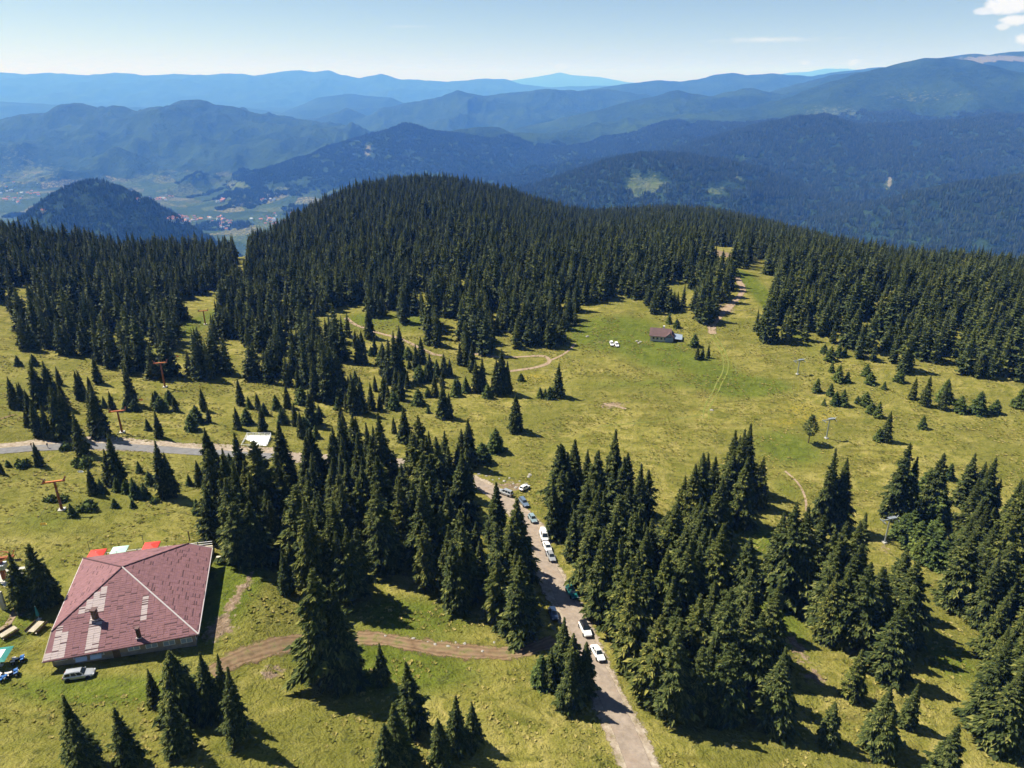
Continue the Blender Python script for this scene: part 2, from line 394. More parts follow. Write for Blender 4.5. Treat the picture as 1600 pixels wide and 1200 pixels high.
def far_h(x, y):
    x = np.asarray(x, float); y = np.asarray(y, float)
    r = np.hypot(x, y)
    z = FLOOR + 45*fbm(x/900, y/900, 21, 4) + np.clip(r-9000, 0, 9000)*.02
    wx = x + 260*fbm(x/1700, y/1700, 31, 2); wy = y + 260*fbm(x/1700, y/1700, 37, 2)
    for i, (pts, s, A, L) in enumerate(ridges3):
        f, d = seg_field(x, y, pts, s, L*.05)
        rg = ridged(wx/L, wy/L, 50+i*7, 4)-.62
        f = f + rg*A*np.clip(d/(L*.7), .07, 1) + fbm(x/(L*.20), y/(L*.20), 90+i, 4)*A*.065 + (ridged(x/(L*.33), y/(L*.33), 130+i, 3)-.62)*A*.30*np.clip(d/(L*.3), .07, 1)
        z = np.maximum(z, f)
    f, d = seg_field(x, y, CONE, .92, 40)
    f = f + (ridged(wx/420, wy/420, 5, 3)-.66)*60*np.clip(d/260, .03, 1)
    f = np.maximum(f, FLOOR-50)
    return np.maximum(z, f)
naz, nr = 1050, 420
azs = np.linspace(math.radians(-52), math.radians(52), naz)
rs = 950*(52000/950)**np.linspace(0, 1, nr)
A2, R2 = np.meshgrid(azs, rs)
FX, FY = R2*np.sin(A2), R2*np.cos(A2)
FZ = far_h(FX, FY)
fidx = np.arange(naz*nr).reshape(nr, naz)
fq = np.stack([fidx[:-1,:-1], fidx[1:,:-1], fidx[1:,1:], fidx[:-1,1:]], -1).reshape(-1, 4)[:, ::-1]
fverts = np.stack([FX.ravel(), FY.ravel(), FZ.ravel()], -1)
fme = fast_mesh('mountains', fverts, fq)
fv = fverts
low = 1 - sstep(FLOOR+10, FLOOR+120, fv[:,2])
addattr(fme, 'valley', low)
uu, vv, dd = project(fv[:,0], fv[:,1], fv[:,2])
def pix_blob(spots):
    s = np.zeros(len(fv))
    for u, v, ru, rv, a, r0, r1 in spots:
        s += a*np.exp(-((uu-u)/ru)**2-((vv-v)/rv)**2)*((dd > r0) & (dd < r1))
    return np.clip(s, 0, 1)
CLEAR = [(1020,290,34,14,1,2200,6500),(995,300,14,18,.8,2500,6500),(1150,280,20,10,.6,2500,6500),(1120,300,16,10,.8,2500,6500),(1385,290,7,14,.6,2500,6500),(1420,265,40,10,.3,2500,6500),
         (1300,175,60,14,.6,5000,13000),(1500,150,60,12,.4,5000,13000),(1410,150,60,20,.4,5000,13000),(1060,180,60,16,.3,5000,13000),(20,240,40,20,.45,4000,9000),(60,270,50,16,.7,4000,9000),(20,300,60,20,.9,4000,9000),
         (220,270,60,10,.35,4000,9000),(370,290,24,12,.9,4000,9000),(440,295,30,5,.7,4000,9000),(130,230,40,20,.25,4000,9000),(500,250,40,20,.2,4000,9000),(590,230,10,14,.4,5000,8000),
         (430,180,30,8,.5,12000,18000),(110,150,60,10,.4,15000,25000),(350,150,60,10,.4,15000,25000),(1000,270,30,4,.5,2500,6500),(1260,395,30,6,.6,2000,4500)]
ROCK = [(1545,95,60,10,1,7700,12500),(1600,98,60,8,1,7700,12500),(575,235,9,16,.8,5000,8000),(1000,262,14,6,.6,3500,6500),(1390,285,5,14,.9,2500,6500),(310,165,26,6,.5,7500,10000),(960,330,14,4,1,1500,5000),(1460,140,30,6,.4,5500,13000)]
addattr(fme, 'clear', pix_blob(CLEAR)); addattr(fme, 'rock', pix_blob(ROCK))
m, nt, b, o = newmat('mountain_forest')
pos = geopos(nt)
n1 = noise(nt, pos, .0022, 6, .6); n2 = noise(nt, pos, .016, 4, .7); n3 = noise(nt, pos, .06, 3, .8)
wood = ramp(nt, n2, [(.3, (.010, .022, .012)), (.55, (.019, .036, .015)), (.75, (.034, .055, .018))])
wood = mix(nt, ramp(nt, n1, [(.45, 0), (.62, .6)]), wood, (.038, .066, .018))
past = ramp(nt, n2, [(.3, (.07, .11, .028)), (.6, (.14, .155, .05)), (.8, (.22, .20, .09))])
cf = math_n(nt, 'ADD', attr(nt, 'clear'), math_n(nt, 'MULTIPLY', math_n(nt, 'SUBTRACT', noise(nt, pos, .022, 6, .8), .5), 2.8))
cf = math_n(nt, 'SUBTRACT', cf, 0.0)
wood = mix(nt, ramp(nt, cf, [(.50, 0), (.72, .7)]), wood, past)
vor = N(nt, 'ShaderNodeTexVoronoi'); vor.inputs['Scale'].default_value = .0062; nt.links.new(pos, vor.inputs['Vector'])
hv = nt.nodes.new('ShaderNodeSeparateColor'); nt.links.new(vor.outputs['Color'], hv.inputs[0])
field = ramp(nt, hv.outputs[0], [(0, (.028, .05, .018)), (.45, (.048, .08, .022)), (.7, (.095, .12, .036)), (.9, (.20, .18, .08)), (1, (.04, .06, .02))])
field = mix(nt, ramp(nt, n3, [(.42, 0), (.55, .85)]), field, (.026, .042, .018))
vf = math_n(nt, 'ADD', attr(nt, 'valley'), math_n(nt, 'MULTIPLY', math_n(nt, 'SUBTRACT', n2, .5), .6))
col = mix(nt, ramp(nt, vf, [(.45, 0), (.6, 1)]), wood, field)
rock = ramp(nt, n3, [(.3, (.11, .105, .065)), (.7, (.21, .19, .13))])
rf = math_n(nt, 'ADD', attr(nt, 'rock'), math_n(nt, 'MULTIPLY', math_n(nt, 'SUBTRACT', noise(nt, pos, .02, 5, .7), .5), 1.8))
col = mix(nt, ramp(nt, rf, [(.55, 0), (.68, 1)]), col, rock)
nt.links.new(col, b.inputs['Base Color']); b.inputs['Roughness'].default_value = .95; b.inputs['Specular IOR Level'].default_value = .03
bump(nt, b, math_n(nt, 'ADD', noise(nt, pos, .035, 3, .8), math_n(nt, 'MULTIPLY', n2, 2.0)), 1.0, 14)
fme.materials.append(m)
link('mountains', fme, kind='structure')

#@@SECTION haze
def box_mesh(name, lo, hi):
    x0, y0, z0 = lo; x1, y1, z1 = hi
    v = [(x0,y0,z0),(x1,y0,z0),(x1,y1,z0),(x0,y1,z0),(x0,y0,z1),(x1,y0,z1),(x1,y1,z1),(x0,y1,z1)]
    return mesh_from(name, v, [(0,3,2,1),(4,5,6,7),(0,1,5,4),(1,2,6,5),(2,3,7,6),(3,0,4,7)])
hm = bpy.data.materials.new('haze_air'); hm.use_nodes = True; nt = hm.node_tree; nt.nodes.clear()
pv = nt.nodes.new('ShaderNodeVolumePrincipled'); ho = nt.nodes.new('ShaderNodeOutputMaterial'); nt.links.new(pv.outputs[0], ho.inputs['Volume'])
pv.inputs['Color'].default_value = (.100, .29, .94, 1); pv.inputs['Absorption Color'].default_value = (1, 1, 1, 1)
pv.inputs['Density'].default_value = 0.88e-4; pv.inputs['Anisotropy'].default_value = 0.0
zlo = min(float(gverts[:,2].min()), float(fverts[:,2].min())) - 1.0; zhi = max(float(fverts[:,2].max()), CAMZ) + 60
hme = box_mesh('haze', (-60000, -3000, zlo), (60000, 60000, zhi)); hme.materials.append(hm)
link('haze', hme, kind='stuff')

#@@SECTION trees
# ------------------------------------------------------------------ spruce meshes (unit height)
def spruce_crown(seed, rb, levels, nb, nspray, zlow=.05, ragged=.25, core=True, mat='spruce', shape=.9, leafw=.34, lk=1.0):
    r = np.random.default_rng(seed); V = []; Q = []
    def quad(a, d, side, ln, wd, fold):
        # kite shaped spray with a folded middle
        n = len(V); tip = a + d*ln; mid = a + d*ln*.45
        nrm = np.cross(d, side); nrm /= (np.linalg.norm(nrm)+1e-9)
        V.extend([a, mid + side*wd*.5 - nrm*fold, tip, mid - side*wd*.5 - nrm*fold]); Q.append((n, n+1, n+2, n+3))
    for i in range(levels):
        t = (i+.5*r.random())/levels; t = t**.92
        z0 = zlow + (1-zlow)*t*.975
        prof = (1-t)**shape*(1-.35*math.exp(-t*14))
        n = max(4, int(round(nb*(.55+.45*(1-t)))))
        ph = r.random()*6.28
        for k in range(n):
            a = ph + 6.283*(k + r.uniform(-.3, .3))/n
            L = rb*prof*(1+ragged*r.normal())
            if L < .012: L = .012
            lift = .55*t**2 - .12 - .16*(1-t)
            d = np.array([math.cos(a), math.sin(a), lift]); d /= np.linalg.norm(d)
            side = np.array([-math.sin(a), math.cos(a), 0])
            base = np.array([0, 0, z0])
            wd = L*leafw*1.25+.006
            for s in range(nspray):
                f = .30 + .62*s/max(1, nspray-1) + r.uniform(-.06, .06)
                droop = -.26*L*f*f*(1-t) + (.07*L*f if f > .8 else 0)
                p = base + d*L*f + np.array([0, 0, droop])
                sgn = 1 if (s+k) % 2 else -1
                if s == nspray-1: dd_ = d*.9 + np.array([0, 0, -.18]); ln = L*.34
                else: dd_ = d*.62 + side*sgn*.72 + np.array([0, 0, -.32+r.uniform(-.25, .2)]); ln = (L*(.52-.15*f)+.010)*lk*r.uniform(.75, 1.2)
                dd_ = dd_/np.linalg.norm(dd_)
                sd_ = np.cross(dd_, [0, 0, 1]); sd_ /= np.linalg.norm(sd_)
                sd_ = sd_ + np.array([0, 0, r.uniform(-.5, .5)]); sd_ /= np.linalg.norm(sd_)
                quad(p - dd_*ln*.4, dd_, sd_, ln*1.3, wd, wd*.25)
    if core:
        n = 9; rings = 7; o_ = len(V)
        for j in range(rings):
            t = j/(rings-1)
            for k in range(n):
                rr = rb*.50*(1-t)**shape*(.8+.4*r.random())+.002
                a = 6.283*(k+.5*(j % 2))/n
                V.append(np.array([math.cos(a)*rr, math.sin(a)*rr, zlow+.02+(.95-zlow)*t]))
        for j in range(rings-1):
            for k in range(n):
                Q.append((o_+j*n+k, o_+j*n+(k+1) % n, o_+(j+1)*n+(k+1) % n, o_+(j+1)*n+k))
    # leader
    quad(np.array([0, 0, .93]), np.array([0, 0, 1.]), np.array([1., 0, 0]), .07, .012, .0)
    quad(np.array([0, 0, .93]), np.array([0, 0, 1.]), np.array([0, 1., 0]), .07, .012, .0)
    return np.array(V), np.array(Q)
def trunk_geo(rad=.011, n=6, top=.9):
    V = []; Q = []
    for j, (z, k) in enumerate(((-.03, 1.5), (.02, 1.1), (.35, .75), (top, .12))):
        for i in range(n):
            a = 6.283*i/n; V.append((math.cos(a)*rad*k, math.sin(a)*rad*k, z))
    for j in range(3):
        for i in range(n): Q.append((j*n+i, j*n+(i+1) % n, (j+1)*n+(i+1) % n, (j+1)*n+i))
    return np.array(V), np.array(Q)
TR = trunk_geo()
TRUNK = fast_mesh('trunk', *TR, [M['bark']], True)
HI = []     # grown-up crowns of many builds: slim, broad, thin, ragged, bare-footed
for i, (rb, sh, zl, nb, rag, lev) in enumerate([(.155, .85, .06, 11, .26, 48), (.175, .8, .05, 11, .24, 46), (.14, .95, .08, 10, .28, 48), (.19, .9, .04, 12, .24, 46), (.165, .75, .10, 10, .30, 42), (.15, .8, .16, 9, .34, 40),
        (.125, .9, .12, 9, .32, 44), (.20, 1.0, .05, 12, .22, 44), (.15, .65, .14, 9, .36, 38), (.17, 1.05, .03, 12, .22, 50), (.135, .75, .20, 8, .38, 36), (.18, .7, .07, 10, .30, 40), (.16, .9, .05, 12, .20, 52), (.145, .85, .10, 10, .34, 44)]):
    HI.append(fast_mesh('crown', *spruce_crown(100+i, rb, int(lev*1.15), nb, 17, zl, rag, True, shape=sh, leafw=.115+.02*(i % 3), lk=.74), [M['spruce']], False))
WIDE = [fast_mesh('crown', *spruce_crown(200+i, rb*.92, 38, 13, 13, .03, .19, True, shape=sh, leafw=.14, lk=.8), [M['spruce']], False) for i, (rb, sh) in enumerate([(.25, .8), (.28, .85), (.23, .75)])]
YOUNG = [fast_mesh('crown', *spruce_crown(300+i, rb*.92, 20, 11, 8, .02, .17, True, shape=sh, leafw=.24), [M['young']], False) for i, (rb, sh) in enumerate([(.30, .8), (.36, .75), (.26, .9)])]
def with_trunk(name, crown, mats):
    V, Q = crown; n = len(V)
    me = fast_mesh(name, np.concatenate([V, TR[0]]), np.concatenate([Q, TR[1]+n]), mats, False)
    mi = np.zeros(len(me.polygons), np.int32); mi[len(Q):] = 1; me.polygons.foreach_set('material_index', mi); return me
def proto_collection(name, meshes):
    c = bpy.data.collections.new(name)
    for i, me in enumerate(meshes):
        o = bpy.data.objects.new('%s_%02d' % (name, i), me); c.objects.link(o)
    return c
MID = proto_collection('forest_tree', [with_trunk('forest_tree', spruce_crown(400+i, rb, 17, 8, 4, .04, .2, True, shape=sh, leafw=.5), [M['forest'], M['bark']])
        for i, (rb, sh) in enumerate([(.16, .85), (.19, .8), (.145, .95), (.17, .75), (.205, .85), (.155, .7)])])
# far tree patches: a handful of simple spruces each
def patch(seed, n, rad):
    r = np.random.default_rng(seed); V = []; Q = []
    for k in range(n):
        a, q = r.random()*6.28, rad*math.sqrt(r.random()); h = r.uniform(11, 20); w = h*r.uniform(.15, .22); cx, cyv = math.cos(a)*q, math.sin(a)*q
        m_ = 6; o_ = len(V)
        for z, f in ((-2.0, .9), (h*.3, .85), (h*.62, .48), (h, .03)):
            for i in range(m_):
                b_ = 6.283*i/m_+r.random()*.3; V.append((cx+math.cos(b_)*w*f*r.uniform(.75, 1.2), cyv+math.sin(b_)*w*f*r.uniform(.75, 1.2), z))
        for j in range(3):
            for i in range(m_): Q.append((o_+j*m_+i, o_+j*m_+(i+1) % m_, o_+(j+1)*m_+(i+1) % m_, o_+(j+1)*m_+i))
    return fast_mesh('tree_patch', V, Q, [M['farwood']], False)
PATCH = proto_collection('tree_patch', [patch(500+i, 14, 17) for i in range(6)])

def scatter(name, pts, rots, scls, var, coll, label=None):
    me = bpy.data.meshes.new(name); me.vertices.add(len(pts)); me.vertices.foreach_set('co', np.asarray(pts, np.float32).ravel())
    a = me.attributes.new('rot', 'FLOAT_VECTOR', 'POINT'); a.data.foreach_set('vector', np.asarray(rots, np.float32).ravel())
    a = me.attributes.new('scl', 'FLOAT_VECTOR', 'POINT'); a.data.foreach_set('vector', np.asarray(scls, np.float32).ravel())
    a = me.attributes.new('variant', 'INT', 'POINT'); a.data.foreach_set('value', np.asarray(var, np.int32))
    o = link(name, me, kind='stuff')
    ng = bpy.data.node_groups.new(name+'_nodes', 'GeometryNodeTree')
    ng.interface.new_socket('Geometry', in_out='INPUT', socket_type='NodeSocketGeometry'); ng.interface.new_socket('Geometry', in_out='OUTPUT', socket_type='NodeSocketGeometry')
    gi = ng.nodes.new('NodeGroupInput'); go = ng.nodes.new('NodeGroupOutput')
    ci = ng.nodes.new('GeometryNodeCollectionInfo'); ci.inputs['Collection'].default_value = coll
    ci.inputs['Separate Children'].default_value = True; ci.inputs['Reset Children'].default_value = True
    ip = ng.nodes.new('GeometryNodeInstanceOnPoints'); ip.inputs['Pick Instance'].default_value = True
    def na(nm, ty):
        n = ng.nodes.new('GeometryNodeInputNamedAttribute'); n.data_type = ty; n.inputs['Name'].default_value = nm; return n.outputs['Attribute']
    L = ng.links.new
    L(gi.outputs[0], ip.inputs['Points']); L(ci.outputs[0], ip.inputs['Instance']); L(na('variant', 'INT'), ip.inputs['Instance Index'])
    e2r = ng.nodes.new('FunctionNodeEulerToRotation'); L(na('rot', 'FLOAT_VECTOR'), e2r.inputs[0]); L(e2r.outputs[0], ip.inputs['Rotation'])
    L(na('scl', 'FLOAT_VECTOR'), ip.inputs['Scale']); L(ip.outputs[0], go.inputs[0])
    md = o.modifiers.new('scatter', 'NODES'); md.node_group = ng
    return o
def jitter_grid(x0, x1, y0, y1, step, seed):
    r = np.random.default_rng(seed)
    X, Y = np.meshgrid(np.arange(x0, x1, step), np.arange(y0, y1, step))
    X = X.ravel() + r.uniform(-.48, .48, X.size)*step; Y = Y.ravel() + r.uniform(-.48, .48, Y.size)*step
    return X, Y

RDX = [(-60,709),(0,705),(60,700),(110,698),(150,697),(200,699),(250,702),(300,706),(350,709),(400,712),(440,714)]
RDX2 = [(440,714),(520,716),(600,720),(680,731),(730,748),(765,766),(795,788),(815,808),(833,832),(845,856),(859,890),(872,915),(886,945),(900,975),(915,1005),(930,1040),(943,1068),(962,1110),(988,1170),(1015,1240)]
TRKX = [(330,1052),(372,1030),(410,1016),(460,1003),(540,996),(600,998),(660,1009),(720,1018),(780,1021),(830,1014),(868,1000)]
FOREST = [
 [(-260,330),(-260,470),(-60,470),(12,478),(20,505),(10,520),(22,560),(60,568),(100,560),(128,562),(160,575),(150,600),(165,640),(210,640),(235,610),(255,628),(330,630),(400,626),(455,620),(500,622),(540,605),(540,580),(530,560),
  (548,545),(540,510),(545,488),(600,500),(605,520),(650,500),(665,530),(690,540),(715,520),(735,550),(790,552),(835,550),(870,535),(893,525),(905,490),(945,474),(985,468),(1010,484),(1040,492),(1070,500),(1095,515),(1122,508),(1140,485),(1150,455),(1162,440),(1176,425),(1168,405),(1180,330),(700,250),(300,330)],
 [(1178,330),(1183,400),(1190,430),(1197,455),(1190,475),(1165,490),(1160,522),(1185,532),(1215,537),(1250,530),(1292,532),(1325,560),(1390,574),(1415,588),(1465,580),(1488,618),(1545,630),(1560,600),(1610,590),(1900,640),(2000,380),(1500,380)],
]
HOLES = [[(290,470),(348,455),(342,508),(318,548),(294,588),(264,645),(240,645),(262,590),(278,550)],[(20,455),(52,450),(60,475),(30,482)],[(150,485),(196,485),(196,500),(150,500)],
         [(648,455),(668,455),(668,485),(648,485)],[(1085,384),(1150,386),(1152,425),(1120,422),(1085,405)],[(374,370),(388,370),(384,430),(372,430)],[(684,500),(716,500),(716,530),(684,536)],
         [(560,478),(575,478),(575,492),(560,492)],[(1148,425),(1196,408),(1206,480),(1166,526),(1100,520),(1132,482)]]
X, Y = jitter_grid(-1500, 1500, 250, 1650, 6.0, 3)
Z = ground_h(X, Y); u, v, d = project(X, Y, Z)
mk = np.zeros(X.shape, bool)
ju, jv = u+16*fbm(X/14, Y/14, 91, 3), v+11*fbm(X/11, Y/11, 95, 3)
for p in FOREST: mk |= inpoly(ju, jv, p)
for p in HOLES: mk &= ~inpoly(u, v, p)
r = np.hypot(X, Y); az = np.arctan2(X, Y)
rc = np.interp(az, AZ, T_RC)
mk |= (r > rc-40) & (r < rc+130) & (r > 500)          # over the brow, so that the skyline stays wooded
mk &= (r < rc+130) & (u > -260) & (u < 1860)
mk &= ~((d > 500) & (fbm(X/26, Y/26, 77, 3) > .50))
mk &= fbm(X/30, Y/30, 71, 3) < .47
mk &= ~((v > 470) & (u < 640) & (fbm(X/17, Y/17, 73, 3) > .17))
mk &= ~((v > 500) & (u > 1100) & (fbm(X/15, Y/15, 74, 3) > .48))
for p in ([(369,350),(391,350),(388,445),(366,445)],): mk &= ~inpoly(u, v, p)
fX, fY, fZ = X[mk], Y[mk], Z[mk]
n = len(fX)
rr = np.random.default_rng(5)
hh = np.clip(rr.normal(16.5, 3.8, n), 6, 25)*(1+.12*fbm(fX/45, fY/45, 8, 2))
ww = hh*rr.uniform(.85, 1.28, n)
FOR = dict(p=np.stack([fX, fY, fZ-.2], -1), r=np.stack([rr.normal(0, .025, n), rr.normal(0, .025, n), rr.uniform(0, 6.28, n)], -1), s=np.stack([ww, ww, hh], -1), v=rr.integers(0, 6, n))
print('forest trees', n)
scatter('spruce_forest', FOR['p'], FOR['r'], FOR['s'], FOR['v'], MID)

# grass tussocks over the meadow near the camera
def tussock(seed):
    r = np.random.default_rng(seed); V = []; Q = []
    for k in range(9):
        a = 6.28*k/9+r.uniform(-.3, .3); d_ = np.array([math.cos(a), math.sin(a), 0]); s_ = np.array([-math.sin(a), math.cos(a), 0]); q = r.uniform(.15, .32); n_ = len(V)
        b0 = d_*q*.3; V += [b0-s_*.13, b0+s_*.13, d_*q+s_*.05+np.array([0, 0, r.uniform(.20, .42)]), d_*q-s_*.05+np.array([0, 0, r.uniform(.20, .42)])]; Q.append((n_, n_+1, n_+2, n_+3))
    return fast_mesh('tussock', V, Q, [M['tuft']], False)
m, nt, b, o = newmat('tussock_grass'); oi = nt.nodes.new('ShaderNodeObjectInfo')
c = ramp(nt, oi.outputs['Random'], [(0, (.10, .108, .022)), (.4, (.17, .158, .036)), (.7, (.24, .205, .055)), (1, (.32, .265, .09))]); nt.links.new(c, b.inputs['Base Color']); b.inputs['Roughness'].default_value = .9; b.inputs['Specular IOR Level'].default_value = .05; M['tuft'] = m
TUS = proto_collection('tussock', [tussock(i) for i in range(4)])
X, Y = jitter_grid(-230, 300, 55, 330, 1.35, 19)
Z = ground_h(X, Y); u, v, d = project(X, Y, Z)
mk = (u > -40) & (u < 1640) & (v < 1240) & (fbm(X/7, Y/7, 61, 3) > .02) & (np.hypot(X+70.5, Y-101.5) > 19)
for px in (RDX, RDX2, TRKX):
    w_ = at([p_[0] for p_ in px], [p_[1] for p_ in px])[:, :2]
    for a_, b_ in zip(w_[:-1], w_[1:]):
        L2 = ((b_-a_)**2).sum(); t = np.clip(((X-a_[0])*(b_-a_)[0]+(Y-a_[1])*(b_-a_)[1])/L2, 0, 1)
        mk &= np.hypot(X-a_[0]-t*(b_-a_)[0], Y-a_[1]-t*(b_-a_)[1]) > 4.4
X, Y, Z = X[mk], Y[mk], Z[mk]; n = len(X)
sw_ = rr.uniform(.6, 1.7, n)
print('tussocks', n)
gpts = np.stack([X, Y, Z-.04], -1)
scatter('grass', gpts, np.stack([np.zeros(n), np.zeros(n), rr.uniform(0, 6.28, n)], -1), np.stack([sw_*1.2, sw_*1.2, sw_*.5], -1), rr.integers(0, 4, n), TUS)

# wooded slopes far off
X, Y = jitter_grid(-3400, 5200, 1500, 6800, 26, 9)
Z = far_h(X, Y); u, v, d = project(X, Y, Z)
mk = (u > -60) & (u < 1660) & (v > 150) & (v < 450) & (Z > FLOOR+50+190*fbm(X/210, Y/210, 12, 3)) & (np.hypot(X, Y) < 6600)
mk &= Z > ground_h(X, Y)
X, Y, Z, u, v, d = (q[mk] for q in (X, Y, Z, u, v, d))
cl = np.zeros(len(X))
for (cu, cv_, ru, rv, a, r0, r1) in CLEAR+ROCK: cl += a*np.exp(-((u-cu)/ru)**2-((v-cv_)/rv)**2)*((d > r0) & (d < r1))
mk = (cl + .9*fbm(X/70, Y/70, 41, 4)) < .42
X, Y, Z = X[mk], Y[mk], Z[mk]
# keep only patches in sight of the camera (coarse horizon test per direction)
azq = np.round(np.degrees(np.arctan2(X, Y))*8).astype(int); el = (Z+16-CAMZ)/np.hypot(X, Y); order = np.argsort(np.hypot(X, Y)); hor = {}; keep = np.zeros(len(X), bool)
for i in order:
    q = azq[i]; h0 = hor.get(q, -9)
    if el[i] > h0 - .006: keep[i] = True
    if el[i] > h0: hor[q] = el[i]
X, Y, Z = X[keep], Y[keep], Z[keep]; n = len(X)
s = rr.uniform(.8, 1.15, n)
print('far patches', n)
scatter('hill_forest', np.stack([X, Y, Z], -1), np.stack([np.zeros(n), np.zeros(n), rr.uniform(0, 6.28, n)], -1), np.stack([s, s, s], -1), rr.integers(0, 6, n), PATCH)
#@@REST
# ------------------------------------------------------------------ roads and tracks
def catmull(pts, step):
    P_ = np.asarray(pts, float); out = []
    Q_ = np.vstack([2*P_[0]-P_[1], P_, 2*P_[-1]-P_[-2]])
    for i in range(1, len(Q_)-2):
        p0, p1, p2, p3 = Q_[i-1:i+3]; n = max(2, int(np.hypot(*(p2-p1)[:2])/step))
        for k in range(n):
            t = k/n
            out.append(.5*((2*p1)+(-p0+p2)*t+(2*p0-5*p1+4*p2-p3)*t*t+(-p0+3*p1-3*p2+p3)*t**3))
    out.append(P_[-1]); return np.array(out)
def strip(name, px, width, mat, off, jit=.25, cross=6, step=1.4, world=None, shift=0.0, seed=1):
    w = catmull(at([p[0] for p in px], [p[1] for p in px])[:, :2] if world is None else world, step)
    t = np.gradient(w, axis=0); t /= np.linalg.norm(t, axis=1)[:, None]; nrm = np.stack([t[:,1], -t[:,0]], -1)
    r = np.random.default_rng(seed); V = []; E = []; n = len(w)
    for i in range(n):
        wl = .5*width*(1+jit*(fbm(i*.13, seed*3.3, seed, 3))); wr = .5*width*(1+jit*(fbm(i*.13, seed*5.1+40, seed, 3)))
        for k in range(cross+1):
            f = k/cross; o_ = shift - wl + (wl+wr)*f
            x, y = w[i] + nrm[i]*o_; V.append((x, y, gz(x, y)+off)); E.append(abs(2*f-1))
    Q = [(i*(cross+1)+k, i*(cross+1)+k+1, (i+1)*(cross+1)+k+1, (i+1)*(cross+1)+k) for i in range(n-1) for k in range(cross)]
    me = fast_mesh(name, V, Q, [mat], True); addattr(me, 'edge', E)
    return link(name, me, kind='structure')
def soft_mat(name, stops, scale, edge0=.45, edge1=1.0, cover=.5, bstr=.5, rough=.95, nscale=.9, second=None):
    m, nt, b, o = newmat(name); pos = geopos(nt)
    n = noise(nt, pos, scale, 6, .7); c = ramp(nt, n, stops)
    if second: c = mix(nt, ramp(nt, noise(nt, pos, second[0], 5, .7), [(second[1], 0), (second[1]+.14, second[3])]), c, second[2])
    nt.links.new(c, b.inputs['Base Color']); b.inputs['Roughness'].default_value = rough; b.inputs['Specular IOR Level'].default_value = .05
    bump(nt, b, n, bstr, .15)
    if name == 'rutted_dirt': c = mix(nt, .8, c, ramp(nt, math_n(nt, 'ADD', attr(nt, 'edge'), math_n(nt, 'MULTIPLY', math_n(nt, 'SUBTRACT', noise(nt, pos, .3, 3), .5), .5)), [(0, (.75,.8,.7)), (.22, (1.2,1.15,1.1)), (.38, (.62,.6,.55)), (.5, (1.25,1.2,1.15)), (.7, (.7,.7,.6)), (1, (1,1,1))]), 'MULTIPLY'); nt.links.new(c, b.inputs['Base Color'])
    e = ramp(nt, attr(nt, 'edge'), [(edge0, 1), (edge1, 0)])
    a = math_n(nt, 'ADD', e, math_n(nt, 'MULTIPLY', math_n(nt, 'SUBTRACT', noise(nt, pos, nscale, 5, .7), .5), 1.6))
    al = ramp(nt, a, [(cover-.12, 0), (cover+.12, 1)])
    nt.links.new(al, b.inputs['Alpha']); return m
M['gravel'] = soft_mat('pale_gravel', [(.3, (.20, .15, .105)), (.5, (.31, .25, .185)), (.72, (.46, .40, .32))], .8, .5, 1.0, .42, second=(.25, .55, (.12, .12, .03), .55))
M['asphalt'] = soft_mat('worn_asphalt', [(.3, (.135, .130, .128)), (.55, (.185, .180, .178)), (.75, (.225, .215, .205))], .6, .82, 1.02, .30, .2, .8, second=(.18, .56, (.24, .20, .155), .6))
M['roadpale'] = soft_mat('dusty_asphalt', [(.3, (.20, .160, .125)), (.55, (.285, .232, .185)), (.75, (.36, .295, .235))], .7, .8, 1.02, .32, .25, .85, second=(.3, .52, (.30, .22, .16), .6))
M['dirt'] = soft_mat('rutted_dirt', [(.28, (.12, .078, .046)), (.5, (.205, .14, .086)), (.72, (.30, .225, .145))], .5, .25, 1.0, .48, .5, second=(.5, .52, (.095, .11, .02), .85), nscale=.55)
M['path'] = soft_mat('bare_path', [(.3, (.20, .14, .09)), (.6, (.32, .24, .165)), (.8, (.42, .34, .26))], .8, .35, 1.0, .45, second=(.4, .6, (.13, .13, .03), .6))
M['wheelmark'] = soft_mat('pressed_grass', [(.3, (.13, .15, .028)), (.6, (.18, .19, .045)), (.8, (.24, .22, .08))], 1.0, .1, 1.0, .56)
RD = [(-60,709),(0,705),(60,700),(110,698),(150,697),(200,699),(250,702),(300,706),(350,709),(400,712),(440,714)]
RD2 = [(440,714),(520,716),(600,720),(680,731),(730,748),(765,766),(795,788),(815,808),(833,832),(845,856),(859,890),(872,915),(886,945),(900,975),(915,1005),(930,1040),(943,1068),(962,1110),(988,1170),(1015,1240)]
strip('gravel_shoulder', [(p[0], p[1]-5) for p in RD], 10.5, M['gravel'], .035, .45, 8, seed=2)
strip('gravel_shoulder', RD2, 8.0, M['gravel'], .045, .35, 8, seed=3)
road_a = strip('road', RD, 4.8, M['asphalt'], .09, .05, 6, seed=4)
strip('road', RD2, 4.3, M['roadpale'], .10, .08, 6, seed=5)
TRK = [(330,1052),(372,1030),(410,1016),(460,1003),(540,996),(600,998),(660,1009),(720,1018),(780,1021),(830,1014),(868,1000)]
strip('dirt_track', TRK, 6.2, M['dirt'], .06, .4, 10, seed=6)
for k, px in enumerate(([(1103,654),(1104,640),(1112,622),(1122,603),(1134,577),(1131,553),(1113,522)], [(1187,838),(1172,852),(1160,868),(1150,890)])):
    for sft in (-.95, .95): strip('wheel_track', px, 1.1, M['wheelmark'], .05, .6, 4, shift=sft, seed=10+k)
strip('path', [(1113,522),(1112,515),(1122,497),(1140,478),(1158,460),(1160,448),(1150,432)], 5.0, M['path'], .06, .5, 8, seed=20)
strip('path', [(540,497),(556,507),(590,520),(622,528),(650,541),(672,552),(690,556)], 2.6, M['path'], .06, .5, 6, seed=21)
